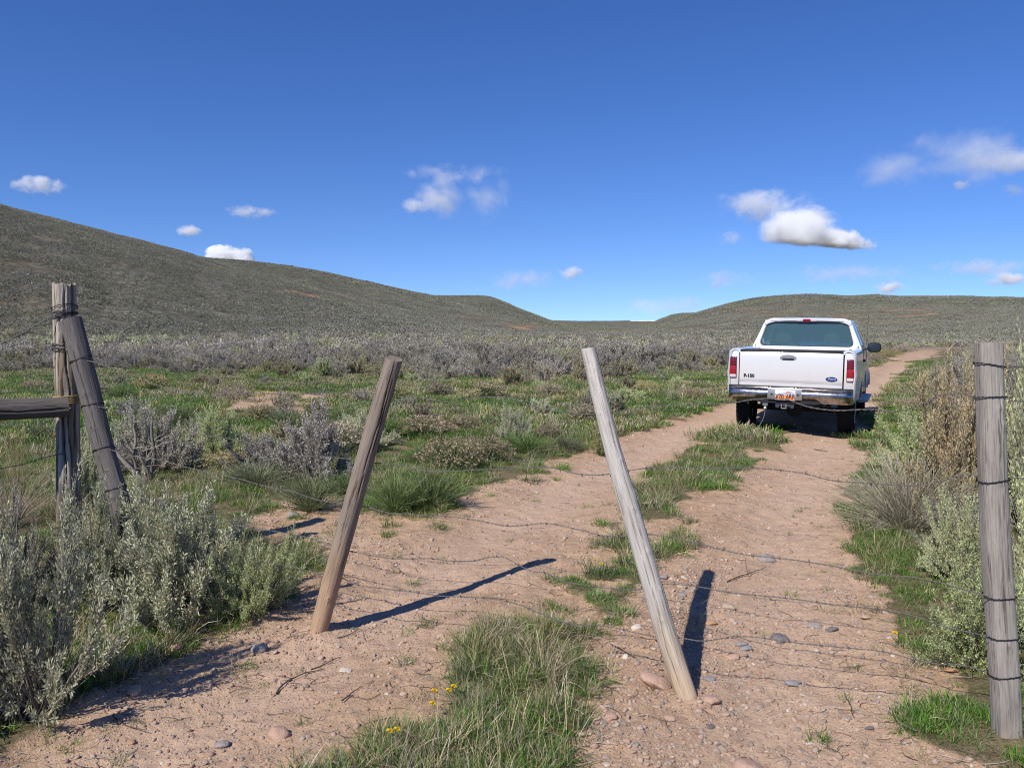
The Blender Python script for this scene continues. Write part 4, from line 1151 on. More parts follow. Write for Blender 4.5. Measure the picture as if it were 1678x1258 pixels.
def post(name, pts, radii, matl, label, seed, cracks=(), knots=(), square=0.0, rough=0.0025, sides=72, rings=220, ragged=0.0, cat="fence post", slant=0.0, slanty=0.0):
    """pts from foot to top; radii at each point. cracks: (angle deg, s0, s1, width rad, depth)"""
    A = catmull(pts, rings)
    L = np.concatenate([[0], np.cumsum(np.linalg.norm(np.diff(A, axis=0), axis=1))])
    base = A[0].copy()
    r0 = np.interp(np.linspace(0, 1, rings), np.linspace(0, 1, len(radii)), radii)
    T = np.gradient(A, axis=0); T = unit(T)
    X = unit(np.cross(np.array([0, 1.0, 0]), T)); 
    if abs(T[0][1]) > 0.9: X = unit(np.cross(np.array([0, 0, 1.0]), T))
    Y = np.cross(T, X)
    th = np.arange(sides) * 2 * math.pi / sides
    TH, S = np.meshgrid(th, L)
    u = S / L[-1]
    c, s = np.cos(TH), np.sin(TH)
    sq = (np.abs(c) ** (2 + 6 * square) + np.abs(s) ** (2 + 6 * square)) ** (-1 / (2 + 6 * square)) if square else 1.0
    R = r0[:, None] * sq
    R = R * (1 + 0.05 * (fbm(c * 1.3 + seed, s * 1.3 + S * 1.1, seed, 3) - 0.5) * 2)
    R = R + (fbm(TH * 5, S * 3.0 + seed, seed + 1, 4) - 0.5) * 2 * rough + (fbm(TH * 22, S * 6, seed + 2, 3) - 0.5) * rough * 1.1
    cut = np.zeros_like(R)
    for ang, s0, s1, wd, dep in cracks:
        cen = rad(ang) + (fbm(S * 4, S * 0 + ang, seed + 7, 3) - 0.5) * 0.55
        dd = np.abs((TH - cen + math.pi) % (2 * math.pi) - math.pi)
        env = sstep(s0 - 0.03, s0 + 0.05, u) * (1 - sstep(s1 - 0.05, s1 + 0.03, u)) * (0.5 + 0.8 * fbm(S * 9, S * 0 + 3, seed + 9, 2))
        k = np.exp(-(dd / (wd * (0.4 + env))) ** 4) * np.clip(env, 0, 1)
        R = R - k * dep; cut = np.maximum(cut, k)
    for ang, s0, sz, hh in knots:
        dd = ((TH - rad(ang) + math.pi) % (2 * math.pi) - math.pi) * r0[:, None]
        q = np.hypot(dd, (u - s0) * L[-1]) / sz
        R = R + hh * np.exp(-q ** 2 * 1.2) - hh * 0.8 * np.exp(-(q / 0.35) ** 2)
        cut = np.maximum(cut, 0.5 * np.exp(-(q / 0.45) ** 4))
    V = A[:, None, :] + R[:, :, None] * (c[:, :, None] * X[:, None, :] + s[:, :, None] * Y[:, None, :])
    if ragged:
        k = sstep(1 - 0.05, 1, u)
        V = V + T[:, None, :] * ((fbm(TH * 3, TH * 0 + seed, seed + 5, 3) - 0.5) * ragged * 2 * k)[:, :, None]
    V = V + T[:, None, :] * ((slant * c + slanty * s) * r0[:, None] * sstep(0.97, 1, u))[:, :, None]
    G = Geo()
    i = np.arange(rings - 1)[:, None] * sides; j = np.arange(sides)[None, :]; j2 = (j + 1) % sides
    F = np.stack([i + j, i + j2, i + sides + j2, i + sides + j], -1).reshape(-1, 4)
    G.add(V - base, F, 0)
    gr = np.stack([c * r0[:, None], s * r0[:, None], S], -1).reshape(-1, 3)
    cutl = [cut.ravel()]
    # top cap: rings to the centre, a little dished
    top = V[-1] - base; cen = top.mean(axis=0); cap = [top]
    for f in (0.93, 0.8, 0.6, 0.4, 0.2):
        cap.append(cen + (top - cen) * f + T[-1] * (-0.002 if f < 0.9 else 0.002) + T[-1] * 0.003 * (vnoise(np.arange(sides) * 0.4, np.full(sides, f * 9), seed) - 0.5)[:, None])
    capV = np.concatenate(cap + [cen[None]])
    k = np.arange(5)[:, None] * sides
    F = np.stack([k + j, k + j2, k + sides + j2, k + sides + j], -1).reshape(-1, 4)
    off = G.n
    G.add(capV, F, 0)
    jj = np.arange(sides)
    G.F.append(np.stack([off + 5 * sides + jj, off + 5 * sides + (jj + 1) % sides, np.full(sides, off + 6 * sides)], -1)); G.M.append(0)
    gr2 = (capV - cen) * 1.0; gr2[:, 2] = L[-1] + np.linalg.norm(capV - cen, axis=1) * 4
    me = G.mesh(name, [matl], True)
    grain = np.concatenate([gr, gr2]); cutl = np.concatenate([cut.ravel(), np.tile(np.clip(cut[-1] * 1.0, 0, 1), 6), [0.3]])
    a = me.attributes.new("grain", 'FLOAT_VECTOR', 'POINT'); a.data.foreach_set("vector", grain.astype(np.float32).ravel())
    a = me.attributes.new("cut", 'FLOAT', 'POINT'); a.data.foreach_set("value", cutl.astype(np.float32))
    # radial-ish shading break at the rim
    o = link(name, me); o.location = base
    tag(o, label, cat)
    return o, A, r0, X, Y, T

def wrap(parent, A, r0, X, Y, T, frac, turns=1.0, tilt=0.1, matl=None, thick=0.0016, seed=0, a0=0.0, gap=0.0, square=0.0):
    """a turn of wire round a post at the fraction of its length"""
    i = int(frac * (len(A) - 1)); c = A[i]; r = r0[i] + 0.0028 + gap
    n = int(40 * turns) + 4
    t = np.linspace(0, 2 * math.pi * turns, n) + a0
    e_ = 2 + 6 * square
    sqf = (np.abs(np.cos(t)) ** e_ + np.abs(np.sin(t)) ** e_) ** (-1 / e_) if square else 1.0
    P = c + (r * sqf * (1 + 0.015 * np.sin(t * 3 + seed)))[:, None] * (np.cos(t)[:, None] * X[i] + np.sin(t)[:, None] * Y[i]) + T[i] * ((np.cos(t + seed) * r * tilt + (t - a0) / 6.28 * 0.006))[:, None]
    V, F = tubes((P - A[0])[None], np.full((1, n), thick), 6)
    # a second strand twisted along
    P2 = P + (0.0022 * np.sin(t * 14))[:, None] * T[i] + (0.0015 * np.cos(t * 14))[:, None] * (c - P) / r
    V2, F2 = tubes((P2 - A[0])[None], np.full((1, n), thick), 6)
    G = Geo(); G.add(V, F, 0); G.add(V2, F2, 0)
    return link("wire_wrap", G.mesh("wire_wrap", [matl or M_WIRE_D], True), parent)

def dz(p, d): q = np.array(p, float); q[2] += d; return q

# -- brown stay (leans right), pale stay (leans left)
FA = gnd(523, 1027); TA = aty(646, 588, 4.38)
ptsA = [dz(FA + (FA - TA) * 0.04, 0)] + [aty(x, y, FA[1] + (TA[1] - FA[1]) * k) for (x, y, k) in [(523, 1027, 0), (556, 905, .27), (592, 775, .56), (622, 670, .8), (646, 588, 1)]]
PA = post("gate_stay", ptsA, [.052, .052, .051, .050, .049, .0465], W_BROWN, "brown round gate stay leaning right with a long drying crack", 3,
          cracks=[(-66, .50, 1.05, .045, .006), (-95, .30, .62, .03, .004), (-44, .66, .95, .025, .004), (60, .2, .9, .08, .008)],
          knots=[(-70, .155, .016, .006), (-100, .42, .014, .004), (-60, .60, .012, .003)], slant=0.1, slanty=0.22, cat="gate stay")
FB = gnd(1125, 1137); TB = aty(964, 571, 4.1)
ptsB = [FB + (FB - TB) * 0.03] + [aty(x, y, FB[1] + (TB[1] - FB[1]) * k) for (x, y, k) in [(1124, 1137, 0), (1098, 1060, .13), (1066, 950, .32), (1037, 850, .49), (1010, 757, .66), (984, 655, .85), (964, 571, 1)]]
PB = post("gate_stay", ptsB, [.049, .050, .049, .048, .046, .043, .041, .038], W_PALE, "pale silver-grey gate stay leaning left between the brown stay and the pickup", 11,
          cracks=[(-70, .3, .8, .035, .003), (-110, .05, .4, .03, .003)],
          knots=[(-85, .93, .010, .004), (-80, .77, .010, .005), (-60, .66, .010, .005), (-120, .80, .009, .004), (-75, .52, .012, .007), (-60, .40, .012, .006), (-95, .22, .010, .005), (-50, .30, .01, .005), (0, .56, .03, .006), (5, .70, .03, -.004)],
          slant=-0.12, slanty=0.2, cat="gate stay")
# -- right post
FR = gnd(1651, 1212); ptsR = [dz(FR, -0.25)] + [aty(x, y, Y) for (x, y, Y) in [(1650, 1213, 3.13), (1641, 1030, 3.15), (1632, 900, 3.17), (1626, 760, 3.19), (1620, 562, 3.22)]]
PR = post("fence_post", ptsR, [.0475, .049, .0485, .0475, .047, .0455], W_MAUVE, "squared grey fence post at the right end of the wire gate", 23,
          cracks=[(-100, .3, .75, .03, .003), (-70, .45, .9, .025, .0025)], knots=[(-75, .86, .013, .005), (-60, .82, .016, .006), (-95, .35, .02, .003)], square=0.22, rough=0.002)
# -- dark latch stick
ptsL = [aty(x, y, Y) for (x, y, Y) in [(222, 965, 4.72), (192, 810, 4.80), (170, 735, 4.86), (146, 640, 4.92), (116, 525, 4.98)]]
ptsL = [dz(ptsL[0] + (ptsL[0] - ptsL[1]) * 0.05, 0)] + ptsL
PL = post("latch_stick", ptsL, [.060, .060, .060, .060, .062, .064], W_DARK, "charcoal grey latch stick leaning against the splintered corner post", 31,
          cracks=[(-80, .5, .9, .03, .004), (-110, .2, .6, .03, .004)], knots=[(-90, .34, .016, .008), (-60, .32, .014, .007), (-100, .60, .02, .005), (-85, .72, .02, .006)], slant=0.12, cat="gate stick")
# -- splintered corner post
YC = 5.22
gC = aty(112, 977, YC); gC[2] = -0.2
ptsC = [gC] + [aty(x, y, YC) for (x, y) in [(113, 900), (112, 760), (109, 620), (105, 466)]]
PC = post("fence_post", ptsC, [.075, .072, .070, .072, .067], W_SPLIT, "splintered old corner post behind the charcoal latch stick", 41,
          cracks=[(-80, .1, .75, .08, .018), (-120, .3, 1.05, .05, .012), (-55, .45, 1.0, .06, .014), (-20, .5, 1.05, .08, .02), (-150, .1, .9, .06, .015), (-100, .6, 1.0, .03, .008)], rough=0.006, ragged=0.02)
# -- brace rail
ptsW = [aty(-560, 640, 3.9), aty(-200, 668, 4.5), aty(0, 671, 4.9), aty(112, 667, 5.10)]
PW = post("brace_rail", ptsW, [.075, .072, .068, .062], W_RAIL, "weathered round brace rail running left from the corner post", 47, cracks=[(80, .3, 1, .08, .01), (-90, .2, 1, .06, .008), (0, .1, .9, .08, .01)], cat="rail")
gE = aty(-560, 640, 3.9).copy(); 
PE = post("fence_post", [np.array([gE[0] - .1, gE[1], -0.2]), np.array([gE[0] - .1, gE[1], 1.0]), np.array([gE[0] - .1, gE[1], 1.75])], [.07, .068, .065], W_RAIL,
          "grey fence post carrying the outer end of the brace rail", 53, cracks=[(-80, .1, .9, .08, .01)])
# second post of the fence beyond the right gate post
gF = np.array([4.6, 2.35, 0]); 
PF = post("fence_post", [np.array([gF[0], gF[1], -0.2]), np.array([gF[0], gF[1], 0.8]), np.array([gF[0] + .02, gF[1], 1.6])], [.055, .054, .05], W_MAUVE,
          "grey fence post farther along the fence to the right", 57, cracks=[(-80, .1, .9, .05, .005)])

# wraps
def frac_at(PX, py):
    A = PX[1]; yy = np.array([proj(p)[1] for p in A]); return float(np.clip(np.interp(-py, -yy, np.arange(len(A)) / (len(A) - 1)), 0, 1))
for py, tl in ((598, .25), (651, .05), (784, -.12), (976, .03), (1042, .02), (1105, -.08)):
    wrap(PR[0], *PR[1:], frac_at(PR, py), 1.4, tl, M_WIRE_D, 0.0017, py * 0.1, gap=0.002, square=0.22)
for py, tl in ((590, -.15), (664, .06), (736, -.03), (800, .1)):
    wrap(PL[0], *PL[1:], frac_at(PL, py), 1.7, tl, M_WIRE_D, 0.0017, py * 0.1)
for k, (py, tl) in enumerate(((505, .35), (510, -.3), (516, .2), (522, .45), (512, .0), (566, .15), (572, -.1), (568, .2))):
    wrap(PC[0], *PC[1:], frac_at(PC, py), 1.6, tl, M_WIRE if k % 2 else M_WIRE_D, 0.002, py * 0.3 + k, a0=k, gap=0.004)
for k in range(5):
    wrap(PC[0], *PC[1:], frac_at(PC, 648 + k * 2.4), 1.2, 0.05, simple("ochre_twine", (0.42, 0.29, 0.10), 0.9) if k == 0 else bpy.data.materials["ochre_twine"], 0.003, k, gap=0.004)
for PX in (PA, PB):
    for y1 in ((650, 759, 828, 903, 945) if PX is PA else (676, 775, 877, 956, 1043)):
        wrap(PX[0], *PX[1:], frac_at(PX, y1), 0.5, 0.02, M_WIRE_D, 0.0013, y1, a0=0.15, gap=0.0)

# ================================================================== BARBED WIRE
def barbed(name, P, label, group, seed, twist=0.055, rw=0.0015, off=0.0022, barb=0.125, matl=None):
    rng = np.random.default_rng(seed)
    P = np.asarray(P, float)
    L = np.linalg.norm(np.diff(P, axis=0), axis=1).sum()
    n = max(int(L / 0.011), 30)
    A = catmull(P, n)
    s = np.linspace(0, L, n)
    A = A + np.stack([fbm(s * 4, s * 0 + k * 5, seed + k, 3) - 0.5 for k in range(3)], -1) * 0.012 * np.sin(np.linspace(0, math.pi, n))[:, None] ** 0.4
    T, N, B = _frames(A[None]); T, N, B = T[0], N[0], B[0]
    G = Geo(); base = A[0]
    for ph in (0, math.pi):
        a = s / twist * 2 * math.pi + ph
        Q = A + off * (np.cos(a)[:, None] * N + np.sin(a)[:, None] * B)
        V, F = tubes((Q - base)[None], np.full((1, n), rw), 5); G.add(V, F, 0)
    q = rng.uniform(0.03, 0.08)
    bar = []; coil = []
    while q < L - 0.03:
        i = min(int(q / L * (n - 1)), n - 1); c = A[i]
        for k in range(4):
            ang = rng.uniform(0, 6.28)
            d = unit(math.cos(ang) * N[i] + math.sin(ang) * B[i] + rng.uniform(-.35, .35) * T[i])
            st = c + T[i] * (0.003 if k % 2 else -0.003)
            bar.append(np.stack([st, st + d * 0.008, st + d * 0.017]) - base)
        t = np.linspace(0, 4 * math.pi, 22)
        coil.append(c + 0.0036 * (np.cos(t)[:, None] * N[i] + np.sin(t)[:, None] * B[i]) + T[i] * ((t / t[-1] - 0.5) * 0.009)[:, None] - base)
        q += barb * rng.uniform(0.85, 1.15)
    if bar:
        V, F = tubes(np.array(bar), np.array([[0.0011, 0.001, 0.0004]]) * np.ones((len(bar), 1)), 4); G.add(V, F, 0)
        V, F = tubes(np.array(coil), np.full((len(coil), 22), 0.001), 4); G.add(V, F, 0)
    o = link(name, G.mesh(name, [matl or M_WIRE], True)); o.location = base
    tag(o, label, "barbed wire", group)
    return o

def anchor(PX, py, back=0.0):
    """point on the post's axis that projects to this photo row, pushed behind it"""
    A = PX[1]; i = int(frac_at(PX, py) * (len(A) - 1)); p = A[i].copy()
    return p + np.array([0, back, 0])

def on_plane(px, py, p, q):
    """ray through the photo point meets the upright plane through p and q"""
    d = ray(px, py); ex, ey = q[0] - p[0], q[1] - p[1]
    # (d.x*t - p.x)*ey - (d.y*t - p.y)*ex = 0
    t = (p[0] * ey - p[1] * ex) / (d[0] * ey - d[1] * ex)
    return EYE + d * t

STR = [
    [(122, 588), (150, 592), (185, 603), (215, 612), (250, 628), (285, 639), (330, 643), (400, 645), (470, 646), (560, 643), (612, 643), 'A', (652, 651), (690, 650), (712, 656), (735, 660), (760, 655), (793, 652), (840, 654), (873, 667), (900, 672), (960, 678),
     'B', (1005, 676), (1058, 667), (1139, 662.6), (1204, 659.6), (1240, 654.5), (1285, 654), (1326, 667), (1371, 673), (1407, 671.5), (1440, 671), (1466, 674), (1487, 671), (1528, 655), (1547, 647), (1571, 643), (1598, 651)],
    [(150, 664), (190, 672), (250, 692), (332, 712), (393, 722), (439, 735), (474, 744), (525, 747.5), (571, 752.6), (600, 757), 'A', (627, 760), (659, 762), (707, 772), (754, 772), (793, 770), (838, 767.5), (909, 767), (948, 776), (978, 778),
     'B', (1030, 770), (1064, 765), (1103, 765), (1168, 767.6), (1222, 766), (1267, 769), (1317, 776), (1362, 787), (1407, 791), (1460, 794), (1509, 795), (1539, 791), (1563, 782), (1587, 778), (1604, 780)],
    [(175, 735), (220, 747), (256, 752), (302, 765), (356, 777), (393, 785), (436, 797), (478, 806), (530, 821), (565, 825), 'A', (606, 832), (626, 838), (674, 841), (725, 846), (760, 849), (793, 854), (823, 860), (856, 860), (889, 857), (924, 862), (960, 871), (981, 877), (1029, 879),
     'B', (1063, 876.5), (1094, 880), (1127, 886), (1165, 895.6), (1207, 905.5), (1258, 913), (1317, 920), (1377, 930), (1440, 942), (1499, 946), (1530, 952), (1618, 976)],
    [(190, 800), (250, 822), (300, 838), (350, 853), (408, 864), (445, 869), (520, 885), (560, 899), 'A', (580, 903), (603, 908), (647, 915), (707, 916), (747, 920), (780, 918), (804, 913), (824, 913), (854, 928), (870, 935), (890, 937), (924, 952), (954, 958), (1000, 964), (1054, 965),
     'B', (1085, 957), (1135, 960), (1192, 969), (1245, 975), (1306, 982), (1363, 990), (1428, 996), (1496, 1009), (1540, 1024), (1619, 1042)],
    [(210, 878), (270, 890), (330, 902), (437, 921), (480, 929), (520, 939), 'A', (560, 947), (580, 957), (633, 965), (683, 970), (720, 975), (770, 978), (820, 982), (854, 990), (884, 1003), (920, 1017), (954, 1022), (1004, 1027), (1040, 1035), (1078, 1042),
     'B', (1120, 1045), (1146, 1049), (1173, 1047), (1199, 1042), (1230, 1043), (1283, 1050), (1344, 1057), (1401, 1062), (1450, 1067), (1496, 1079), (1534, 1087), (1584, 1091), (1618, 1101)],
]
STR_LAB = ["topmost barbed wire strand of the gate, crossing in front of the pickup bumper", "second barbed wire strand of the gate from the top", "middle barbed wire strand of the gate",
           "second lowest barbed wire strand of the gate", "lowest barbed wire strand of the gate"]
for si, S_ in enumerate(STR):
    ia, ib = S_.index('A'), S_.index('B')
    yA = (S_[ia - 1][1] + S_[ia + 1][1]) / 2; yB = (S_[ib - 1][1] + S_[ib + 1][1]) / 2
    a_l = anchor(PL, S_[0][1], -0.02); a_a = anchor(PA, yA, 0.056); a_b = anchor(PB, yB, 0.050); a_r = anchor(PR, S_[-1][1], -0.057)
    a_r = a_r + np.array([-0.045, 0.02, 0])
    P = [on_plane(*q, a_l, a_a) for q in S_[:ia]] + [on_plane(*q, a_a, a_b) for q in S_[ia + 1:ib]] + [on_plane(*q, a_b, a_r) for q in S_[ib + 1:]]
    barbed("barbed_wire", P, STR_LAB[si], "barbed wire strands of the gate", 500 + si)
# fence wires leaving both ends
cl = PC[1][-1]; dl = np.array([-1.0, -0.42, 0])
def left_wire(pts, lab, seed, **k):
    p0 = np.array([cl[0], YC - 0.075, 0]); q0 = p0 + dl * np.array([1, 1, 0])
    return barbed("barbed_wire", [on_plane(*q, p0, q0) for q in pts], lab, "barbed wires of the fence to the left", seed, **k)
left_wire([(110, 508), (85, 518), (62, 531), (40, 543), (15, 556), (-60, 590), (-300, 640)], "upper twisted wires sloping down left from the corner post", 520, rw=0.002, off=0.004, twist=0.08)
left_wire([(108, 512), (84, 522), (60, 533), (38, 548), (10, 560), (-60, 596), (-300, 655)], "loose barbed wire just under the upper twisted wires at the corner post", 521)
left_wire([(100, 570), (80, 568), (50, 571), (20, 574), (-60, 580), (-400, 590)], "nearly level barbed wire left of the corner post above the rail", 522)
left_wire([(108, 742), (70, 750), (40, 760), (0, 768), (-80, 782), (-400, 840)], "barbed wire under the brace rail left of the corner post", 523)
dr = np.array([gF[0] - PR[1][-1][0], gF[1] - PR[1][-1][1], 0])
for k, (py, zz) in enumerate(((597, 1.52), (655, 1.32), (780, 1.02), (976, 0.66), (1042, 0.45), (1104, 0.25))):
    a = anchor(PR, py, -0.03) + np.array([0.06, 0, 0]); b_ = np.array([gF[0] - 0.05, gF[1], a[2] + 0.02])
    mid = (a + b_) / 2 - np.array([0, 0, 0.02])
    barbed("barbed_wire", [a, a * .66 + b_ * .34 - [0, 0, .015], mid, b_], ["topmost", "second", "third", "fourth", "fifth", "lowest"][k] + " barbed wire leaving the right gate post toward the right", "barbed wires of the fence to the right", 540 + k)

# ================================================================== STONES, GRAVEL, STICKS
def rock(seed, flat=0.55, sub=3):
    bm = bmesh.new(); bmesh.ops.create_icosphere(bm, subdivisions=sub, radius=0.5)
    rng = np.random.default_rng(seed)
    co = np.array([v.co[:] for v in bm.verts])
    pl = unit(rng.normal(size=(9, 3))); dd = rng.uniform(0.32, 0.46, 9)
    for k in range(9):
        q = co @ pl[k]; over = np.maximum(q - dd[k], 0); co = co - over[:, None] * pl[k] * 0.8
    co += unit(co) * ((fbm(co[:, 0] * 3 + seed, co[:, 1] * 3 + co[:, 2] * 2.1, seed, 4) - 0.5) * 0.18)[:, None]
    co *= np.array([1.0, rng.uniform(.65, .95), flat * rng.uniform(.8, 1.2)])
    for v, c in zip(bm.verts, co): v.co = c
    me = bpy.data.meshes.new("stone"); bm.to_mesh(me); bm.free()
    me.polygons.foreach_set("use_smooth", np.ones(len(me.polygons), bool))
    return me

def stonemat(name, a, b_, rnd=False):
    m, nt, b = mat(name)
    tc = nt.nodes.new("ShaderNodeTexCoord"); P = tc.outputs["Object"]
    if rnd:
        oi = nt.nodes.new("ShaderNodeObjectInfo")
        c = ramp(nt, oi.outputs["Random"], [(0, (0.38, 0.25, 0.17)), (0.25, (0.48, 0.33, 0.24)), (0.55, (0.58, 0.43, 0.33)), (0.78, (0.40, 0.31, 0.25)), (0.90, (0.30, 0.255, 0.22)), (0.97, (0.58, 0.48, 0.39)), (1, (0.70, 0.62, 0.53))])
    else:
        c = ramp(nt, noise(nt, 5, 4, 0.6, P), [(0.3, a), (0.7, b_)])
    c = mixc(nt, 0.6, c, ramp(nt, noise(nt, 22, 4, 0.7, P), [(0.3, (0.65, 0.63, 0.6)), (0.7, (1.2, 1.2, 1.2))]), 'MULTIPLY')
    nt.links.new(c, b.inputs["Base Color"]); b.inputs["Roughness"].default_value = 0.85; b.inputs["Specular IOR Level"].default_value = 0.25
    bump(nt, noise(nt, 18, 4, 0.7, P), 0.5, 0.03, b)
    return m
STM = {'pink': stonemat("pink_stone", (0.46, 0.29, 0.21), (0.56, 0.38, 0.29)), 'orange': stonemat("orange_stone", (0.48, 0.26, 0.14), (0.58, 0.36, 0.22)),
       'tan': stonemat("tan_stone", (0.45, 0.33, 0.23), (0.58, 0.45, 0.33)), 'grey': stonemat("grey_stone", (0.27, 0.235, 0.215), (0.38, 0.335, 0.31)),
       'dark grey': stonemat("dark_grey_stone", (0.15, 0.135, 0.135), (0.235, 0.21, 0.205)), 'slate grey': stonemat("bluish_stone", (0.26, 0.245, 0.24), (0.37, 0.35, 0.34)),
       'pale': stonemat("pale_stone", (0.60, 0.50, 0.40), (0.74, 0.66, 0.57))}
M_GRAVEL = stonemat("gravel", None, None, True)
ROCKS = [rock(600 + s, [.35, .5, .6, .45, .7, .4][s]) for s in range(6)]
for me in ROCKS: me.materials.append(STM['pink'])

def put_stone(px, py, wpx, col, label, rng, k=None, sink=0.28):
    b = gnd(px, py); w = wpx / FPX * np.linalg.norm(b - EYE)
    o = link("stone", ROCKS[rng.integers(0, 6) if k is None else k]); z = float(height(b[0], b[1]))
    o.location = (b[0], b[1], z + w * (0.22 - sink * 0.5)); o.scale = (w, w, w); o.rotation_euler = (rng.normal() * .15, rng.normal() * .15, rng.uniform(-.5, .5))
    o.material_slots[0].link = 'OBJECT'; o.material_slots[0].material = STM[col]
    tag(o, label, "stone", "stones lying on the track"); return o

def stones():
    rng = np.random.default_rng(77)
    named = [(1077, 1122, 56, 'pink', "largest pink stone, flat, left of the foot of the pale stay"), (1278, 1037, 27, 'dark grey', "dark grey rounded stone right of the pale stay's shadow"),
             (1362, 1028, 22, 'dark grey', "dark grey stone, the right one of the pair under the second lowest wire"), (1336, 1019, 24, 'grey', "flat grey stone beside the right dark stone"),
             (1228, 1250, 56, 'pink', "big brownish pink stone at the bottom edge of the photo"), (566, 1091, 20, 'pale', "white-topped stone on the lower left track below the brown stay"),
             (361, 1207, 29, 'grey', "oval grey stone on the lower left track near the bottom"), (424, 1057, 28, 'slate grey', "flat slate-grey stone left of the foot of the brown stay"),
             (458, 1199, 36, 'pink', "flat pink stone right of the oval grey one"), (1420, 1016, 17, 'tan', "tan stone at the edge of the right verge"),
             (1558, 1102, 25, 'orange', "orange-tan stone in the grass beside the right gate post"), (1328, 1205, 15, 'pale', "small pale stone alone on the smooth lower right track"),
             (1166, 1016, 22, 'orange', "orange stone just right of the pale stay's shadow"), (1086, 951, 19, 'grey', "grey round stone touching the pale stay at mid height"),
             (1257, 907, 30, 'grey', "wide flat grey stone in the right rut"), (219, 1248, 22, 'slate grey', "flat grey stone at the bottom edge of the lower left track"),
             (1213, 1044, 24, 'grey', "grey stone under the lowest wire near the shadow"), (1224, 1050, 22, 'slate grey', "slate-grey stone among the pebbles below the lowest wire"),
             (1117, 976, 16, 'grey', "grey pebble between the pale stay and its shadow"), (1118, 965, 18, 'tan', "squarish tan stone above the grey pebble by the pale stay"),
             (1194, 990, 22, 'tan', "angular tan stone right of the shadow tip"), (1165, 1165 - 20, 26, 'pink', "pink stone close below the foot of the pale stay"),
             (1165, 1178, 16, 'dark grey', "small dark stone below the foot of the pale stay"), (1300, 1111, 24, 'slate grey', "flat slate-grey stone by the lower wire shadows"),
             (1163, 1106, 18, 'slate grey', "slate-grey stone right of the pale stay's foot"), (1043, 1036, 18, 'pale', "white stone left of the pale stay on the low wire"),
             (1098, 1171, 20, 'pink', "pink stone lower left of the pale stay's foot"), (1202, 1065, 22, 'pink', "pinkish stone on the pebbly right rut"),
             (948, 1128 + 40, 18, 'pink', "pink pebble on the right of the crown grass"), (955, 1190, 20, 'slate grey', "slate-grey pebble on the right of the crown grass"),
             (950, 1212, 20, 'tan', "tan pebble low on the right of the crown grass"), (1425, 1190, 14, 'dark grey', "tiny dark stone on the smooth lower right track"),
             (1000, 1180, 22, 'pink', "salmon stone between the crown grass and the pale stay"), (220, 1135, 24, 'tan', "tan stone in the brush shade at the lower left"),
             (288, 1075, 22, 'pink', "pink stone at the edge of the brush shade"), (480, 848, 22, 'grey', "grey stone on the bare patch by the post shadows"),
             (668, 833, 16, 'pink', "pinkish stone under the middle wire behind the brown stay"), (1060, 805 + 25, 14, 'tan', "tan stone at the near end of the middle grass strip")]
    for px, py, w, c, lab in named: put_stone(px, py, w, c, lab, rng)
    cols = list(STM); pr = [.34, .14, .30, .10, .04, .03, .05]
    cnt = 0; tries = 0
    while cnt < 240 and tries < 9000:
        tries += 1
        px, py = rng.uniform(0, 1678), rng.uniform(880, 1255)
        b = gnd(px, py); g, road = zone(b[0], b[1])
        if g > 0.25: continue
        wt = 0.10 + 0.95 * math.exp(-((px - 1230) / 190) ** 2 - ((py - 1040) / 120) ** 2) + 0.6 * math.exp(-((px - 1010) / 90) ** 2 - ((py - 1200) / 70) ** 2)
        if rng.random() > wt: continue
        c = cols[rng.choice(len(cols), p=np.array(pr) / sum(pr))]
        w = rng.uniform(0.012, 0.026) * (1.35 if rng.random() < 0.12 else 1) / np.linalg.norm(b - EYE) * FPX
        where = "at the lower right"
        for lim, nm in ((200, "at the lower left corner"), (400, "on the lower left track"), (560, "left of the brown stay's foot"), (720, "right of the brown stay's foot"), (880, "midway between the stays' feet"), (1000, "beside the crown grass"),
                        (1100, "left of the pale stay's foot"), (1200, "by the pale stay's shadow"), (1300, "right of the pale stay's shadow"), (1400, "in the right rut"), (1500, "near the right verge")):
            if px < lim: where = nm; break
        row = "upper " if py < 960 else ("middle " if py < 1060 else ("lower " if py < 1160 else "lowest "))
        szw = "large " if w > 24 else ("small " if w > 15 else "tiny ")
        put_stone(px, py, w, c, szw + c + " stone, " + row + "zone of the track, " + where, rng)
        cnt += 1
stones()

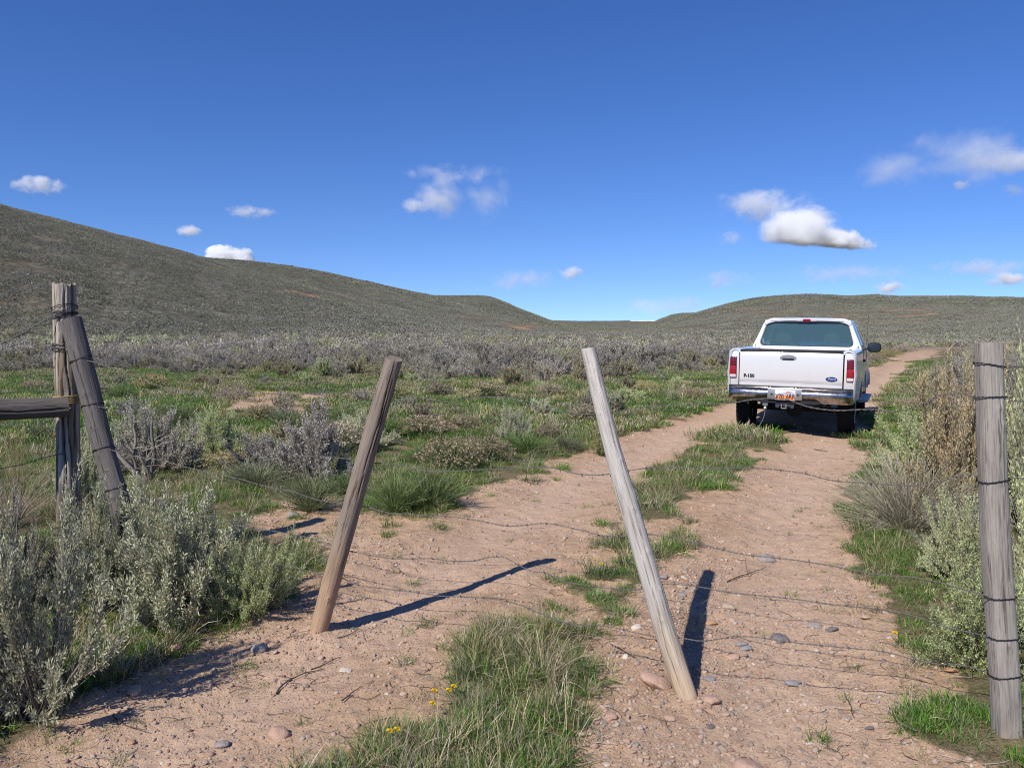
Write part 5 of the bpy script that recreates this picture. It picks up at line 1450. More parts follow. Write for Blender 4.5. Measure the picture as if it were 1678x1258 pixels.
def gravel():
    rng = np.random.default_rng(78)
    GR = [rock(620 + s, 0.6, 2) for s in range(5)]
    for me in GR: me.materials.append(M_GRAVEL)
    n = 145000
    r = np.sqrt(rng.uniform(2.2 ** 2, 15 ** 2, n)) ** 1.0; a = rng.uniform(-0.75, 0.75, n)
    r = 2.2 + (15 - 2.2) * rng.random(n) ** 1.5
    x = r * np.sin(a); y = r * np.cos(a)
    g, road = zone(x, y)
    px, py = proj(np.stack([x, y, 0 * x], -1))
    wt = 0.26 + 0.9 * np.exp(-((px - 1180) / 230) ** 2 - ((py - 1060) / 150) ** 2) + 0.5 * np.exp(-((px - 1010) / 120) ** 2 - ((py - 1200) / 90) ** 2) + 0.25 * sstep(0.5, 0.65, fbm(x * 1.2, y * 1.2, 90))
    rt = np.exp(-(np.minimum(line_d(x, y, RUT_L), line_d(x, y, RUT_R)) / 0.35) ** 2) * (r > 5)
    keep = (rng.random(n) < wt * 0.8 * (1 - 0.6 * rt)) & (g < 0.5) & in_view(x, y, 300)
    x, y, r = x[keep], y[keep], r[keep]; n = len(x)
    s = np.exp(rng.normal(size=n) * 0.5) * 0.0105
    s = np.clip(s, 0.004, 0.030) * (1 + 0.05 * r)
    z = height(x, y) + s * 0.08
    scatter("gravel", "loose pinkish gravel and grit strewn over the dirt track", np.stack([x, y, z], -1), upright(n, rng, 0.4), sc3(s, rng, 0.3), rng.integers(0, 5, n), GR)
    print("gravel", n)
gravel()

def twig_mesh(seed, L, r, nb=3):
    rng = np.random.default_rng(seed); G = Geo(); t = np.linspace(0, 1, 9)
    c = rng.uniform(-0.25, 0.25)
    P = np.stack([(t - .5) * L, c * L * (t - .5) ** 2 * 4 + np.cumsum(rng.normal(size=9)) * 0.015 * L, 0.004 + np.abs(np.cumsum(rng.normal(size=9))) * 0.006 * L], -1)
    V, F = tubes(P[None], (r * (1.1 - 0.6 * t))[None], 5); G.add(V, F, 0)
    for k in range(nb):
        i = rng.integers(2, 8); d = unit(P[i] - P[i - 1] + rng.normal(size=3) * [.6, .6, .12])
        Q = P[i] + np.linspace(0, 1, 4)[:, None] * d * L * rng.uniform(.12, .3)
        V, F = tubes(Q[None], (r * 0.5 * np.linspace(1, .5, 4))[None], 4); G.add(V, F, 0)
    return G
def sticks():
    rng = np.random.default_rng(79)
    for (x0, y0, x1, y1, r, lab) in [(441, 1121, 520, 1083, .0045, "long dark curved stick on the lower left track"), (556, 1038, 590, 1022, .003, "thin curved stick at the foot of the brown stay"),
                                     (1190, 945, 1262, 925, .004, "forked dry twig right of the pale stay's shadow tip"), (1000, 1060, 1040, 1085, .003, "thin dark twig left of the pale stay"),
                                     (560, 1150, 592, 1128, .0035, "short dark stick on the lower left track beside the crown grass"), (510, 1085, 555, 1065, .003, "thin twig left below the brown stay"),
                                     (1385, 1130, 1395, 1170, .003, "thin curved twig lying across the lower right track"), (640, 620 + 560, 600, 1195, .003, "dry stem at the edge of the crown grass"),
                                     (1335, 733, 1356, 737, .006, "short dark stick in the right rut behind the wires"), (170, 1168, 215, 1200, .003, "thin twig in the lower left shade")]:
        a = gnd(x0, y0); b_ = gnd(x1, y1); L = np.linalg.norm(b_ - a); m = (a + b_) / 2
        o = link("stick", twig_mesh(int(x0), L, r, 3).mesh("stick", [M_DARKTWIG], True))
        o.location = (m[0], m[1], float(height(m[0], m[1])) + r * 1.2); o.rotation_euler = (0, 0, math.atan2(b_[1] - a[1], b_[0] - a[0]))
        tag(o, lab, "stick")
    TW = [twig_mesh(900 + s, 0.09, 0.0012, 2).mesh("twig", [M_DARKTWIG if s < 3 else M_DEADTWIG]) for s in range(5)]
    n = 9000
    r = 2.2 + 9 * rng.random(n) ** 1.3; a = rng.uniform(-0.62, 0.62, n); x = r * np.sin(a); y = r * np.cos(a)
    g, road = zone(x, y)
    d = np.abs(poly_sd(x, y, ROAD)); d2 = np.abs(poly_sd(x, y, STRIP_NEAR))
    keep = (rng.random(n) < 0.10 + 0.8 * np.exp(-np.minimum(d, d2) / 0.25)) & in_view(x, y, 30) & (g < 0.8)
    x, y = x[keep], y[keep]; n = len(x)
    scatter("twig_litter", "fine dry twig litter along the edges of the track", np.stack([x, y, height(x, y) + 0.001], -1), upright(n, rng, 0.06), sc3(rng.uniform(.4, 1.4, n), rng), rng.integers(0, 5, n), TW)
sticks()

# separate grass tufts in the track
def lone_tufts():
    rng = np.random.default_rng(81)
    M = [blades(700 + s, 130, 0.09, (0.06, 0.15), 0.0045, 0.6, 4, 0.6, 0.05).mesh("grass_tuft", [M_GRASS, M_STRAW]) for s in range(3)]
    for i, (px, py, w, lab) in enumerate([(870, 790, 40, "bright green tuft at the edge of the left rut between the stays"), (1016, 1010, 58, "rounded green tuft left of the pale stay near its middle"),
                          (640, 862, 34, "left one of two small tufts right of the brown stay"), (716, 866, 36, "right one of two small tufts right of the brown stay"), (636, 880, 30, "lowest small tuft right of the brown stay"),
                          (905, 952, 36, "blue-green tuft at the tip of the brown stay's shadow"), (1130, 858, 30, "small tuft in the right rut right of the pale stay"), (1118, 886, 44, "bright tuft just right of the pale stay"),
                          (985, 862, 34, "small tuft left of the pale stay beside the middle wire"), (1030, 905, 60, "broad tuft behind the pale stay"), (985, 945, 66, "tuft with two yellow flowers left of the pale stay"),
                          (1090, 905, 50, "low tuft right of the pale stay below the bright one"), (910, 1000, 36, "thin tuft below the blue-green one"), (975, 1000 - 15, 40, "thin grey-green tuft left of the rounded one"),
                          (745, 790, 44, "green tuft at the tip of the green shrubs"), (515, 890, 26, "small tuft beside the corner post's shadow"), (485, 862 - 10, 26, "small tuft above the corner post's shadow"),
                          (960, 1042, 50, "tuft at the top of the crown grass"), (1440, 602, 18, "tiny tuft by the far bend right of the pickup"), (920, 770, 34, "thin tuft on the left rut near the pale stay"),
                          (1095, 945 - 60, 30, "low leafy tuft touching the pale stay on its right")]):
        b = gnd(px, py); R = w / 2 / FPX * b[1]
        o = link("grass_tuft", M[i % 3]); o.location = (b[0], b[1], float(height(b[0], b[1]))); s = R / 0.11; o.scale = (s, s, min(s, 1.3) * .85); o.rotation_euler = (0, 0, i * 1.7)
        tag(o, lab, "grass tuft", "grass tufts growing in the track")
lone_tufts()

def flowers():
    rng = np.random.default_rng(83)
    ym = simple("yellow_petal", (0.86, 0.62, 0.02), 0.6); gm = simple("flower_stem", (0.16, 0.22, 0.07), 0.7)
    G = Geo(); n = 70
    D = unit(rng.normal(size=(n, 3)) + [0, 0, 0.7]); D[:, 2] = np.abs(D[:, 2])
    V, F = leaves(np.zeros((n, 3)), D, perp(D, rng), np.full(n, 0.013), np.full(n, 0.004)); G.add(V, F, 0)
    head = G.mesh("flower_head", [ym])
    for (px, py, h, lab) in [(1465, 1066, .03, "yellow dandelion at the edge of the right verge"), (975, 935, .03, "left yellow dandelion in the tuft by the pale stay"), (985, 944, .025, "right yellow dandelion in the tuft by the pale stay"),
                             (711, 1172, .05, "yellow dandelion at the left side of the crown grass cluster"), (735, 1170, .055, "middle yellow dandelion of the crown grass cluster"), (743, 1166, .05, "right yellow dandelion of the crown grass cluster"),
                             (708, 1183, .03, "lower yellow dandelion of the crown grass cluster"), (638, 1252, .05, "yellow dandelion near the bottom edge, left one"), (650, 1250, .055, "yellow dandelion near the bottom edge, right one")]:
        b = gnd(px, py); z = float(height(b[0], b[1]))
        e = empty("dandelion", (b[0], b[1], z), lab, "flower", "yellow dandelions")
        hh = h + 0.05
        V, F = tubes(np.array([[[0, 0, -.01], [.004, 0, hh * .5], [.002, 0, hh]]]), np.full((1, 3), .0012), 5); g2 = Geo(); g2.add(V, F, 0)
        link("stem", g2.mesh("flower_stem", [gm]), e)
        o = link("flower_head", head, e, (.002, 0, hh)); o.scale = (1.25, 1.25, 1.0)
flowers()
# ================================================================== PICKUP
def paint(name, col, rough=0.28, dust=0.55):
    m, nt, b = mat(name)
    tc = nt.nodes.new("ShaderNodeTexCoord")
    n = noise(nt, 2.5, 5, 0.6, tc.outputs["Object"])
    sx = nt.nodes.new("ShaderNodeSeparateXYZ"); nt.links.new(tc.outputs["Object"], sx.inputs[0])
    mr = nt.nodes.new("ShaderNodeMapRange"); nt.links.new(sx.outputs[2], mr.inputs[0]); mr.inputs[1].default_value = 1.35; mr.inputs[2].default_value = 0.5
    f = mth(nt, 'MULTIPLY', mth(nt, 'MULTIPLY', mr.outputs[0], n), dust * 2)
    c = mixc(nt, f, col, (0.50, 0.38, 0.29)); nt.links.new(c, b.inputs["Base Color"])
    b.inputs["Roughness"].default_value = rough; b.inputs["Coat Weight"].default_value = 0.6; b.inputs["Coat Roughness"].default_value = 0.06
    return m
T_WHITE = paint("white_paint", (0.64, 0.65, 0.665))
T_BLACK = simple("black_plastic", (0.02, 0.02, 0.021), 0.5)
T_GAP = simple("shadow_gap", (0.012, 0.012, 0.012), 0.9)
T_RUB = simple("tyre_rubber", (0.028, 0.026, 0.025), 0.95, 0.0, 0.05)
T_UNDER = simple("chassis_paint", (0.03, 0.027, 0.025), 0.8)
def chrome():
    m, nt, b = mat("chrome")
    tc = nt.nodes.new("ShaderNodeTexCoord")
    b.inputs["Metallic"].default_value = 1.0
    c = ramp(nt, noise(nt, 14, 5, 0.7, tc.outputs["Object"]), [(0.35, (0.26, 0.23, 0.205)), (0.6, (0.50, 0.485, 0.47))]); nt.links.new(c, b.inputs["Base Color"])
    nt.links.new(mth(nt, 'MULTIPLY_ADD', noise(nt, 30, 3, 0.6, tc.outputs["Object"]), 0.18, 0.08), b.inputs["Roughness"])
    return m
T_CHROME = chrome()
T_METAL = simple("grey_metal", (0.38, 0.37, 0.36), 0.45, 0.8)
T_SEAT = simple("seat_cloth", (0.018, 0.02, 0.022), 0.9)
def lens(name, col, ridge=True):
    m, nt, b = mat(name)
    b.inputs["Base Color"].default_value = (*col, 1); b.inputs["Roughness"].default_value = 0.12; b.inputs["Coat Weight"].default_value = 0.7
    b.inputs["Transmission Weight"].default_value = 0.0
    tc = nt.nodes.new("ShaderNodeTexCoord"); w = nt.nodes.new("ShaderNodeTexWave"); w.inputs["Scale"].default_value = 22; w.bands_direction = 'Z'
    nt.links.new(tc.outputs["Object"], w.inputs[0]); bump(nt, w.outputs[1], 0.25, 0.004, b)
    return m
T_RED = lens("red_lens", (0.30, 0.004, 0.007)); T_REDD = lens("dark_red_lens", (0.13, 0.004, 0.010)); T_CLEAR = lens("clear_lens", (0.62, 0.50, 0.50))
def glassmat():
    m, nt, b = mat("tinted_glass")
    out = nt.nodes["Material Output"]
    tr = nt.nodes.new("ShaderNodeBsdfTransparent"); tr.inputs[0].default_value = (0.80, 0.95, 0.90, 1)
    gl = nt.nodes.new("ShaderNodeBsdfGlossy"); gl.inputs["Roughness"].default_value = 0.03; gl.inputs[0].default_value = (0.9, 0.95, 1, 1)
    fr = nt.nodes.new("ShaderNodeFresnel"); fr.inputs[0].default_value = 1.5
    f = mth(nt, 'MULTIPLY_ADD', fr.outputs[0], 1.0, 0.06)
    df = nt.nodes.new("ShaderNodeBsdfDiffuse"); df.inputs[0].default_value = (0.22, 0.42, 0.40, 1)     # even teal diffuse layer mixed into the clear pane
    m0 = nt.nodes.new("ShaderNodeMixShader"); m0.inputs[0].default_value = 0.20
    nt.links.new(tr.outputs[0], m0.inputs[1]); nt.links.new(df.outputs[0], m0.inputs[2])
    mx = nt.nodes.new("ShaderNodeMixShader"); nt.links.new(f, mx.inputs[0]); nt.links.new(m0.outputs[0], mx.inputs[1]); nt.links.new(gl.outputs[0], mx.inputs[2])
    nt.links.new(mx.outputs[0], out.inputs[0])
    return m
T_GLASS = glassmat()

def finish(bm, name, m, parent, bevel=0.0, smooth=True, segs=2):
    if bevel > 0:
        es = [e for e in bm.edges if len(e.link_faces) == 2 and e.calc_face_angle(0) > 0.6]
        bmesh.ops.bevel(bm, geom=es, offset=bevel, segments=segs, profile=0.6, affect='EDGES', clamp_overlap=True)
    bmesh.ops.recalc_face_normals(bm, faces=bm.faces)
    me = bpy.data.meshes.new(name); bm.to_mesh(me); bm.free()
    if isinstance(m, (list, tuple)):
        for k in m: me.materials.append(k)
    else: me.materials.append(m)
    if smooth:
        me.polygons.foreach_set("use_smooth", np.ones(len(me.polygons), bool))
        me.set_sharp_from_angle(angle=rad(38))
    return link(name, me, parent)

def bbox(bm, x0, x1, y0, y1, z0, z1):
    r = bmesh.ops.create_cube(bm, size=1.0)
    for v in r['verts']:
        v.co = (x0 + (v.co.x + .5) * (x1 - x0), y0 + (v.co.y + .5) * (y1 - y0), z0 + (v.co.z + .5) * (z1 - z0))
    return r['verts']

def boxpart(name, m, parent, b, bev=0.01):
    bm = bmesh.new(); bbox(bm, *b); return finish(bm, name, m, parent, bev)

def cyl(bm, p, q, r, seg=20, r2=None):
    p = Vector(p); q = Vector(q); d = q - p
    ret = bmesh.ops.create_cone(bm, cap_ends=True, segments=seg, radius1=r, radius2=r if r2 is None else r2, depth=d.length)
    M = Matrix.Translation((p + q) / 2) @ d.to_track_quat('Z', 'Y').to_matrix().to_4x4()
    bmesh.ops.transform(bm, matrix=M, verts=ret['verts']); return ret['verts']

def prism(pts2, axis, a, b):
    """outline in the plane across an axis, extruded from a to b"""
    bm = bmesh.new()
    def P(u, v, w): return {'x': (w, u, v), 'y': (u, w, v), 'z': (u, v, w)}[axis]
    A = [bm.verts.new(P(u, v, a)) for u, v in pts2]; B = [bm.verts.new(P(u, v, b)) for u, v in pts2]
    bm.faces.new(A); bm.faces.new(B[::-1]); n = len(A)
    for i in range(n): bm.faces.new((A[i], B[i], B[(i + 1) % n], A[(i + 1) % n]))
    return bm

def rrect(w0, w1, z0, z1, r, n=7, cx=0.0):
    """rounded trapezoid outline: half widths w0 at z0 and w1 at z1"""
    C = [(w0, z0), (w1, z1), (-w1, z1), (-w0, z0)]; out = []
    for i in range(4):
        p = Vector(C[i]); a = (Vector(C[i - 1]) - p).normalized(); b = (Vector(C[(i + 1) % 4]) - p).normalized()
        s = p + a * r; e = p + b * r
        for k in range(n + 1):
            t = k / n; q = s * (1 - t) ** 2 + p * 2 * t * (1 - t) + e * t ** 2; out.append((q.x + cx, q.y))
    return out

def side_panel(name, prof, ys, arches, parent, sx, m=None, thick=0.03):
    """prof(y): list of (x,z); arches: (yc, zc, R)"""
    bm = bmesh.new(); rows = []
    for y in ys:
        rows.append([bm.verts.new((sx * x, y, z)) for x, z in prof(y)])
    for a, b in zip(rows[:-1], rows[1:]):
        for i in range(len(a) - 1): bm.faces.new((a[i], a[i + 1], b[i + 1], b[i]))
    for yc, zc, R in arches:
        ins = lambda v: math.hypot(v.co.y - yc, v.co.z - zc) < R
        dele = [f for f in bm.faces if sum(ins(v) for v in f.verts) == len(f.verts)]
        bmesh.ops.delete(bm, geom=dele, context='FACES')
        for v in bm.verts:
            d = math.hypot(v.co.y - yc, v.co.z - zc)
            if d < R and v.link_faces:
                k = R / max(d, 1e-5); v.co.y = yc + (v.co.y - yc) * k; v.co.z = zc + (v.co.z - zc) * k
        for v in bm.verts:
            d = math.hypot(v.co.y - yc, v.co.z - zc)
            if d < R * 1.3 and v.co.z < 1.2: v.co.x += sx * 0.035 * max(0, 1 - (d - R) / (0.3 * R)) ** 1.5
    loose = [v for v in bm.verts if not v.link_faces]
    bmesh.ops.delete(bm, geom=loose, context='VERTS')
    bmesh.ops.recalc_face_normals(bm, faces=bm.faces)
    f0 = max(bm.faces, key=lambda f: abs(f.normal.x))
    if f0.normal.x * sx < 0: bmesh.ops.reverse_faces(bm, faces=bm.faces)
    bmesh.ops.solidify(bm, geom=list(bm.faces), thickness=thick)
    return finish(bm, name, m or T_WHITE, parent)

def text(name, s, size, m, parent, loc, rot, ext=0.002, bold=0.0, shear=0.0, sx=1.0, spacing=1.0):
    cu = bpy.data.curves.new(name, 'FONT'); cu.body = s; cu.size = size; cu.extrude = ext; cu.offset = bold; cu.shear = shear
    cu.align_x = 'CENTER'; cu.align_y = 'CENTER'; cu.space_character = spacing; cu.materials.append(m)
    t_ = bpy.data.objects.new(name, cu); COL.objects.link(t_); bpy.context.view_layer.update()
    me = bpy.data.meshes.new_from_object(t_.evaluated_get(bpy.context.evaluated_depsgraph_get()))
    bpy.data.objects.remove(t_)
    o = link(name, me, parent); o.location = loc; o.rotation_euler = rot; o.scale = (sx, 1, 1)
    return o
RB = (math.pi / 2, 0, 0)      # reads from behind (from -y)

def ell(rx, rz, n=40, cx=0, cz=0): return [(cx + rx * math.cos(t), cz + rz * math.sin(t)) for t in np.arange(n) * 2 * math.pi / n]

def wheel(parent, x, y, sx, R=0.385, w=0.26):
    G = Geo(); seg = 60
    # profile across the width: (offset from the centre plane, radius)
    pr = [(-w / 2 + .02, R * .58), (-w / 2, R * .70), (-w / 2 + .004, R * .84), (-w / 2 + .022, R * .955), (-w / 2 + .04, R * .985), (-.05, R), (0, R), (.05, R), (w / 2 - .04, R * .985), (w / 2 - .022, R * .955), (w / 2 - .004, R * .84), (w / 2, R * .70), (w / 2 - .02, R * .58)]
    th = np.arange(seg) * 2 * math.pi / seg
    V = np.array([[(o, r * math.cos(t), r * math.sin(t)) for t in th] for o, r in pr]).reshape(-1, 3)
    i = np.arange(len(pr) - 1)[:, None] * seg; j = np.arange(seg)[None, :]; j2 = (j + 1) % seg
    G.add(V, np.stack([i + j, i + j2, i + seg + j2, i + seg + j], -1).reshape(-1, 4), 0)
    # tread blocks
    rng = np.random.default_rng(int(x * 10 + y * 100) + 50)
    nb = 46
    for k in range(nb):
        for c in (-.098, -.05, 0.0, .05, .098):
            t = (k + (0.5 if abs(c) in (.05,) else 0) + rng.uniform(-.08, .08)) * 2 * math.pi / nb
            r0, r1 = R * .97, R + (0.010 if abs(c) < .09 else 0.004); dw, dt = .019, .017 / R
            q = []
            for rr_ in (r0, r1):
                for (oo, tt) in ((c - dw, t - dt), (c + dw, t - dt * .6), (c + dw, t + dt), (c - dw, t + dt * .6)): q.append((oo, rr_ * math.cos(tt), rr_ * math.sin(tt)))
            G.add(np.array(q), np.array([[0, 1, 2, 3], [4, 5, 6, 7], [0, 1, 5, 4], [1, 2, 6, 5], [2, 3, 7, 6], [3, 0, 4, 7]]), 0)
    me = G.mesh("tyre", [T_RUB], False)
    e = bpy.data.objects.new("wheel", None); COL.objects.link(e); e.parent = parent; e.location = (x, y, R)
    link("tyre", me, e)
    bm = bmesh.new()
    cyl(bm, (-w / 2 + .05, 0, 0), (w / 2 - .05, 0, 0), R * .56, 40)
    cyl(bm, (sx * (w / 2 - .055), 0, 0), (sx * (w / 2 + .0), 0, 0), R * .16, 20)
    for k in range(5):
        a = k * 2 * math.pi / 5
        cyl(bm, (sx * (w / 2 - .045), 0, 0), (sx * (w / 2 - .03), math.cos(a) * R * .52, math.sin(a) * R * .52), .035, 8)
    finish(bm, "rim", T_METAL, e)

TR = empty("pickup_truck", (0, 0, 0), "white pickup truck seen from behind, parked on the dirt track", "pickup truck")
TRK_YAW = 26.3
TR.location = (4.37, 12.5, -0.03); TR.rotation_euler = (0.0, rad(0.75), -rad(TRK_YAW))

# bed sides and cab sides
def bed_prof(y):
    k = 0.0
    base = [(.80, 1.335), (.80, 1.362), (.84, 1.372), (.895, 1.368), (.922, 1.345), (.930, 1.30), (.934, 1.20), (.938, 1.10), (.948, 1.03), (.950, .98), (.944, .93), (.940, .88), (.938, .82), (.936, .76), (.934, .71), (.930, .66), (.915, .62)]
    r = 0.022 * max(0.0, 1 - y / 0.05) ** 2
    return [(x - (r if x > .85 else 0), z) for x, z in base]
ysb = [0, .01, .025, .05] + list(np.linspace(.1, 1.98, 48))
for sx in (-1, 1):
    side_panel("bed_side", bed_prof, ysb, [(.95, .40, .49)], TR, sx)
    # rear corner face beside the tailgate
    o = boxpart("rear_corner", T_WHITE, TR, (min(sx * .79, sx * .918), max(sx * .79, sx * .918), .012, .05, .80, 1.362), .008)
def cab_prof(y):
    # belt high at the cab, hood line lower ahead
    t = sstep(3.75, 4.0, np.array(y)); top = 1.40 - 0.17 * float(t) - 0.05 * float(sstep(4.0, 5.15, np.array(y)))
    nose = 0.10 * float(sstep(4.7, 5.2, np.array(y)))
    zz = [top, top - .04, top - .12, 1.10, 1.03, .98, .93, .86, .80, .74, .68, .62, .56, .50]
    xx = [.905, .925, .938, .950, .958, .960, .955, .952, .950, .948, .945, .940, .93, .90]
    return [(x - nose, z) for x, z in zip(xx, zz)]
for sx in (-1, 1):
    side_panel("cab_side", cab_prof, list(np.linspace(2.02, 5.20, 76)), [(4.45, .40, .47)], TR, sx)
    # wheel-arch lips
    for (yc, R) in ((.95, .49), (4.45, .47)):
        a = np.linspace(rad(24), rad(156), 40)
        P = np.stack([np.full(40, sx * .975), yc + R * np.cos(a), .40 + R * np.sin(a)], -1)
        V, F = tubes(P[None], np.full((1, 40), .016), 8); G = Geo(); G.add(V, F, 0)
        link("arch_trim", G.mesh("arch_trim", [T_WHITE if yc > 2 else T_METAL], True), TR)
    # doors: seams and handle
    bm = bmesh.new()
    for y in (2.32, 3.62): bbox(bm, sx * .9535 - .004, sx * .9535 + .004, y, y + .008, .62, 1.38)
    finish(bm, "door_seam", T_GAP, TR, 0, False)
    boxpart("door_handle", T_BLACK, TR, (sx * .965 - .018, sx * .965 + .018, 2.42, 2.60, 1.14, 1.19), .01)
    # running board
    bm = prism([(sx * .90, .42), (sx * 1.06, .44), (sx * 1.07, .47), (sx * .90, .48)], 'y', 2.25, 3.85); finish(bm, "running_board", T_METAL, TR, .006)
    # side rail cap on the bed
    bm = prism([(sx * .795, 1.374), (sx * .905, 1.374), (sx * .900, 1.386), (sx * .800, 1.386)], 'y', .0, 1.98); finish(bm, "rail_cap", T_BLACK, TR, .003)
    # tail lamps
    b0, b1 = sorted((sx * .822, sx * .937))
    lamp = boxpart("tail_lamp", T_REDD, TR, (b0, b1, -.012, .085, .925, 1.265), .014)
    boxpart("brake_lens", T_RED, lamp, (b0 + .008, b1 - .008, -.018, .03, .985, 1.115), .006)
    boxpart("turn_lens", T_REDD, lamp, (b0 + .008, b1 - .008, -.018, .03, 1.122, 1.252), .006)
    boxpart("reverse_lens", T_CLEAR, lamp, (b0 + .008, b1 - .008, -.018, .03, .932, .980), .006)
# inner bed
bm = bmesh.new(); bbox(bm, -.80, .80, .06, 1.97, .80, .83); bbox(bm, -.80, -.77, .06, 1.97, .83, 1.34); bbox(bm, .77, .80, .06, 1.97, .83, 1.34); bbox(bm, -.767, .767, 1.93, 1.97, .832, 1.345)
finish(bm, "bed_liner", T_UNDER, TR, 0.004)
# tailgate
def tailgate():
    G = Geo(); nz, nx = 30, 24; Z = np.linspace(.815, 1.352, nz); X = np.linspace(-.772, .772, nx)
    def yf(z): return -0.010 + 0.012 * math.cos((z - 1.06) * 3.0) * -1 + (0.010 if z > 1.335 else 0) + 0.006 * math.exp(-((z - .868) / .008) ** 2) + (-0.006 if .90 < z < 1.30 else 0)
    V = [(x, yf(z) + 0.012 * (abs(x) / .772) ** 12, z) for z in Z for x in X]
    i = np.arange(nz - 1)[:, None] * nx; j = np.arange(nx - 1)[None, :]
    F = np.stack([i + j, i + j + 1, i + nx + j + 1, i + nx + j], -1).reshape(-1, 4)
    G.add(V, F, 0)
    e = [(x, y, z) for y in (0.0, .05) for z in (.815, 1.352) for x in (-.772, .772)]
    G.add([(-.772, .012, .815), (.772, .012, .815), (.772, .05, .815), (-.772, .05, .815), (-.772, .012, 1.352), (.772, .012, 1.352), (.772, .05, 1.352), (-.772, .05, 1.352)],
          np.array([[0, 1, 2, 3], [4, 7, 6, 5], [3, 2, 6, 7], [0, 3, 7, 4], [1, 5, 6, 2]]), 0)
    return link("tailgate", G.mesh("tailgate", [T_WHITE], True), TR)
TG = tailgate()
TG.data.set_sharp_from_angle(angle=rad(40))
boxpart("gap_shadow", T_GAP, TR, (-.79, .79, .052, .075, .78, 1.34), 0)
boxpart("top_moulding", T_BLACK, TG, (-.772, .772, -.012, .05, 1.353, 1.380), .006)
bm = prism([(-.765, .868), (.765, .868), (.765, .872), (-.765, .872)], 'y', -.0165, .0); finish(bm, "crease", T_METAL, TG, 0, False)
# handle
bm = prism([(x - .03, z) for x, z in ell(.125, .052, 32, 0, 1.262)], 'y', -.030, .0)
for v in bm.verts:
    if v.co.z < 1.24: v.co.z = 1.24 + (v.co.z - 1.24) * 0.5
h = finish(bm, "tailgate_handle", T_METAL, TG, .006)
boxpart("handle_lever", T_BLACK, h, (-.115, .055, -.042, -.031, 1.236, 1.262), .004)
# badges
text("badge_lettering", "F-150", .072, T_BLACK, TG, (-.62, -.0315, .965), RB, .003, .0030, 0, 1.02)
bm = prism(ell(.082, .034, 40, .615, .955), 'y', -.036, -.012); ov = finish(bm, "oval_badge", simple("badge_blue", (0.012, 0.035, 0.17), 0.25), TG, .003)
bm = prism(ell(.086, .038, 40, .615, .955), 'y', -.032, -.012); finish(bm, "badge_rim", T_METAL, ov, .002)
text("badge_script", "Ford", .052, simple("badge_silver", (0.7, 0.72, 0.75), 0.3, 0.6), ov, (.615, -.0375, .957), RB, .001, .0006, .35, 1.15)
# bumper
def bumper():
    G = Geo()
    xs = np.concatenate([[-.955, -.955, -.95, -.93], np.linspace(-.88, .88, 61), [.93, .95, .955, .955]])
    yo = np.concatenate([[.34, .16, .04, -.04], -0.105 - 0.045 * (1 - (np.linspace(-.88, .88, 61) / .88) ** 4), [-.04, .04, .16, .34]])
    rows = []
    for x, y in zip(xs, yo):
        lo = .572 if abs(x) > .50 else (.640 if abs(x) < .40 else .640 - .068 * (abs(x) - .40) / .10)
        dirn = np.array([0, -1.0]) if abs(x) < .94 else np.array([np.sign(x), 0])
        pr = [(.0 if abs(x) < .94 else 0, .03, .800), (0, .004, .800), (0, 0, .793), (0, 0, .768), (0, .012, .764), (0, .012, .756), (0, 0, .752), (0, -.004, .69), (0, 0, .64), (0, .012, lo + .012), (0, .03, lo)]
        rows.append([(x - dirn[0] * d, y - dirn[1] * d, z) for _, d, z in pr])
    V = np.array(rows).reshape(-1, 3); k = len(rows[0]); n = len(rows)
    i = np.arange(n - 1)[:, None] * k; j = np.arange(k - 1)[None, :]
    G.add(V, np.stack([i + j, i + j + 1, i + k + j + 1, i + k + j], -1).reshape(-1, 4), 0)
    o = link("rear_bumper", G.mesh("rear_bumper", [T_CHROME], True), TR)
    bm = prism([(-.93, -.03), (-.88, -.10), (-.4, -.142), (.4, -.142), (.88, -.10), (.93, -.03), (.93, .03), (-.93, .03)], 'z', .796, .812); finish(bm, "step_pad", T_BLACK, o, .004)
    bm = prism([(-.49, .575), (-.40, .640), (.40, .640), (.49, .575), (.42, .555), (-.42, .555)], 'y', -.12, .02); finish(bm, "lower_valance", T_BLACK, o, .01)
    return o
BU = bumper()
# chrome plate surround, plate
PXc = -.038
boxpart("plate_recess", T_METAL, BU, (PXc - .27, PXc + .25, -.158, -.140, .612, .785), .012)
pl = boxpart("licence_plate", simple("plate_white", (0.78, 0.76, 0.76), 0.4), BU, (PXc - .153, PXc + .153, -.171, -.163, .612, .768), .004)
bm = prism(rrect(.146, .146, .618, .690, .008, 4, PXc), 'y', -.1735, -.171); finish(bm, "orange_field", simple("plate_orange", (0.80, 0.27, 0.08), 0.45), pl, 0)
bm = prism([(PXc - .146, .690), (PXc + .146, .690), (PXc + .146, .722), (PXc + .09, .752), (PXc + .02, .735), (PXc - .05, .722), (PXc - .146, .705)], 'y', -.1735, -.171); finish(bm, "sky_field", simple("plate_blue", (0.36, 0.50, 0.78), 0.45), pl, 0)
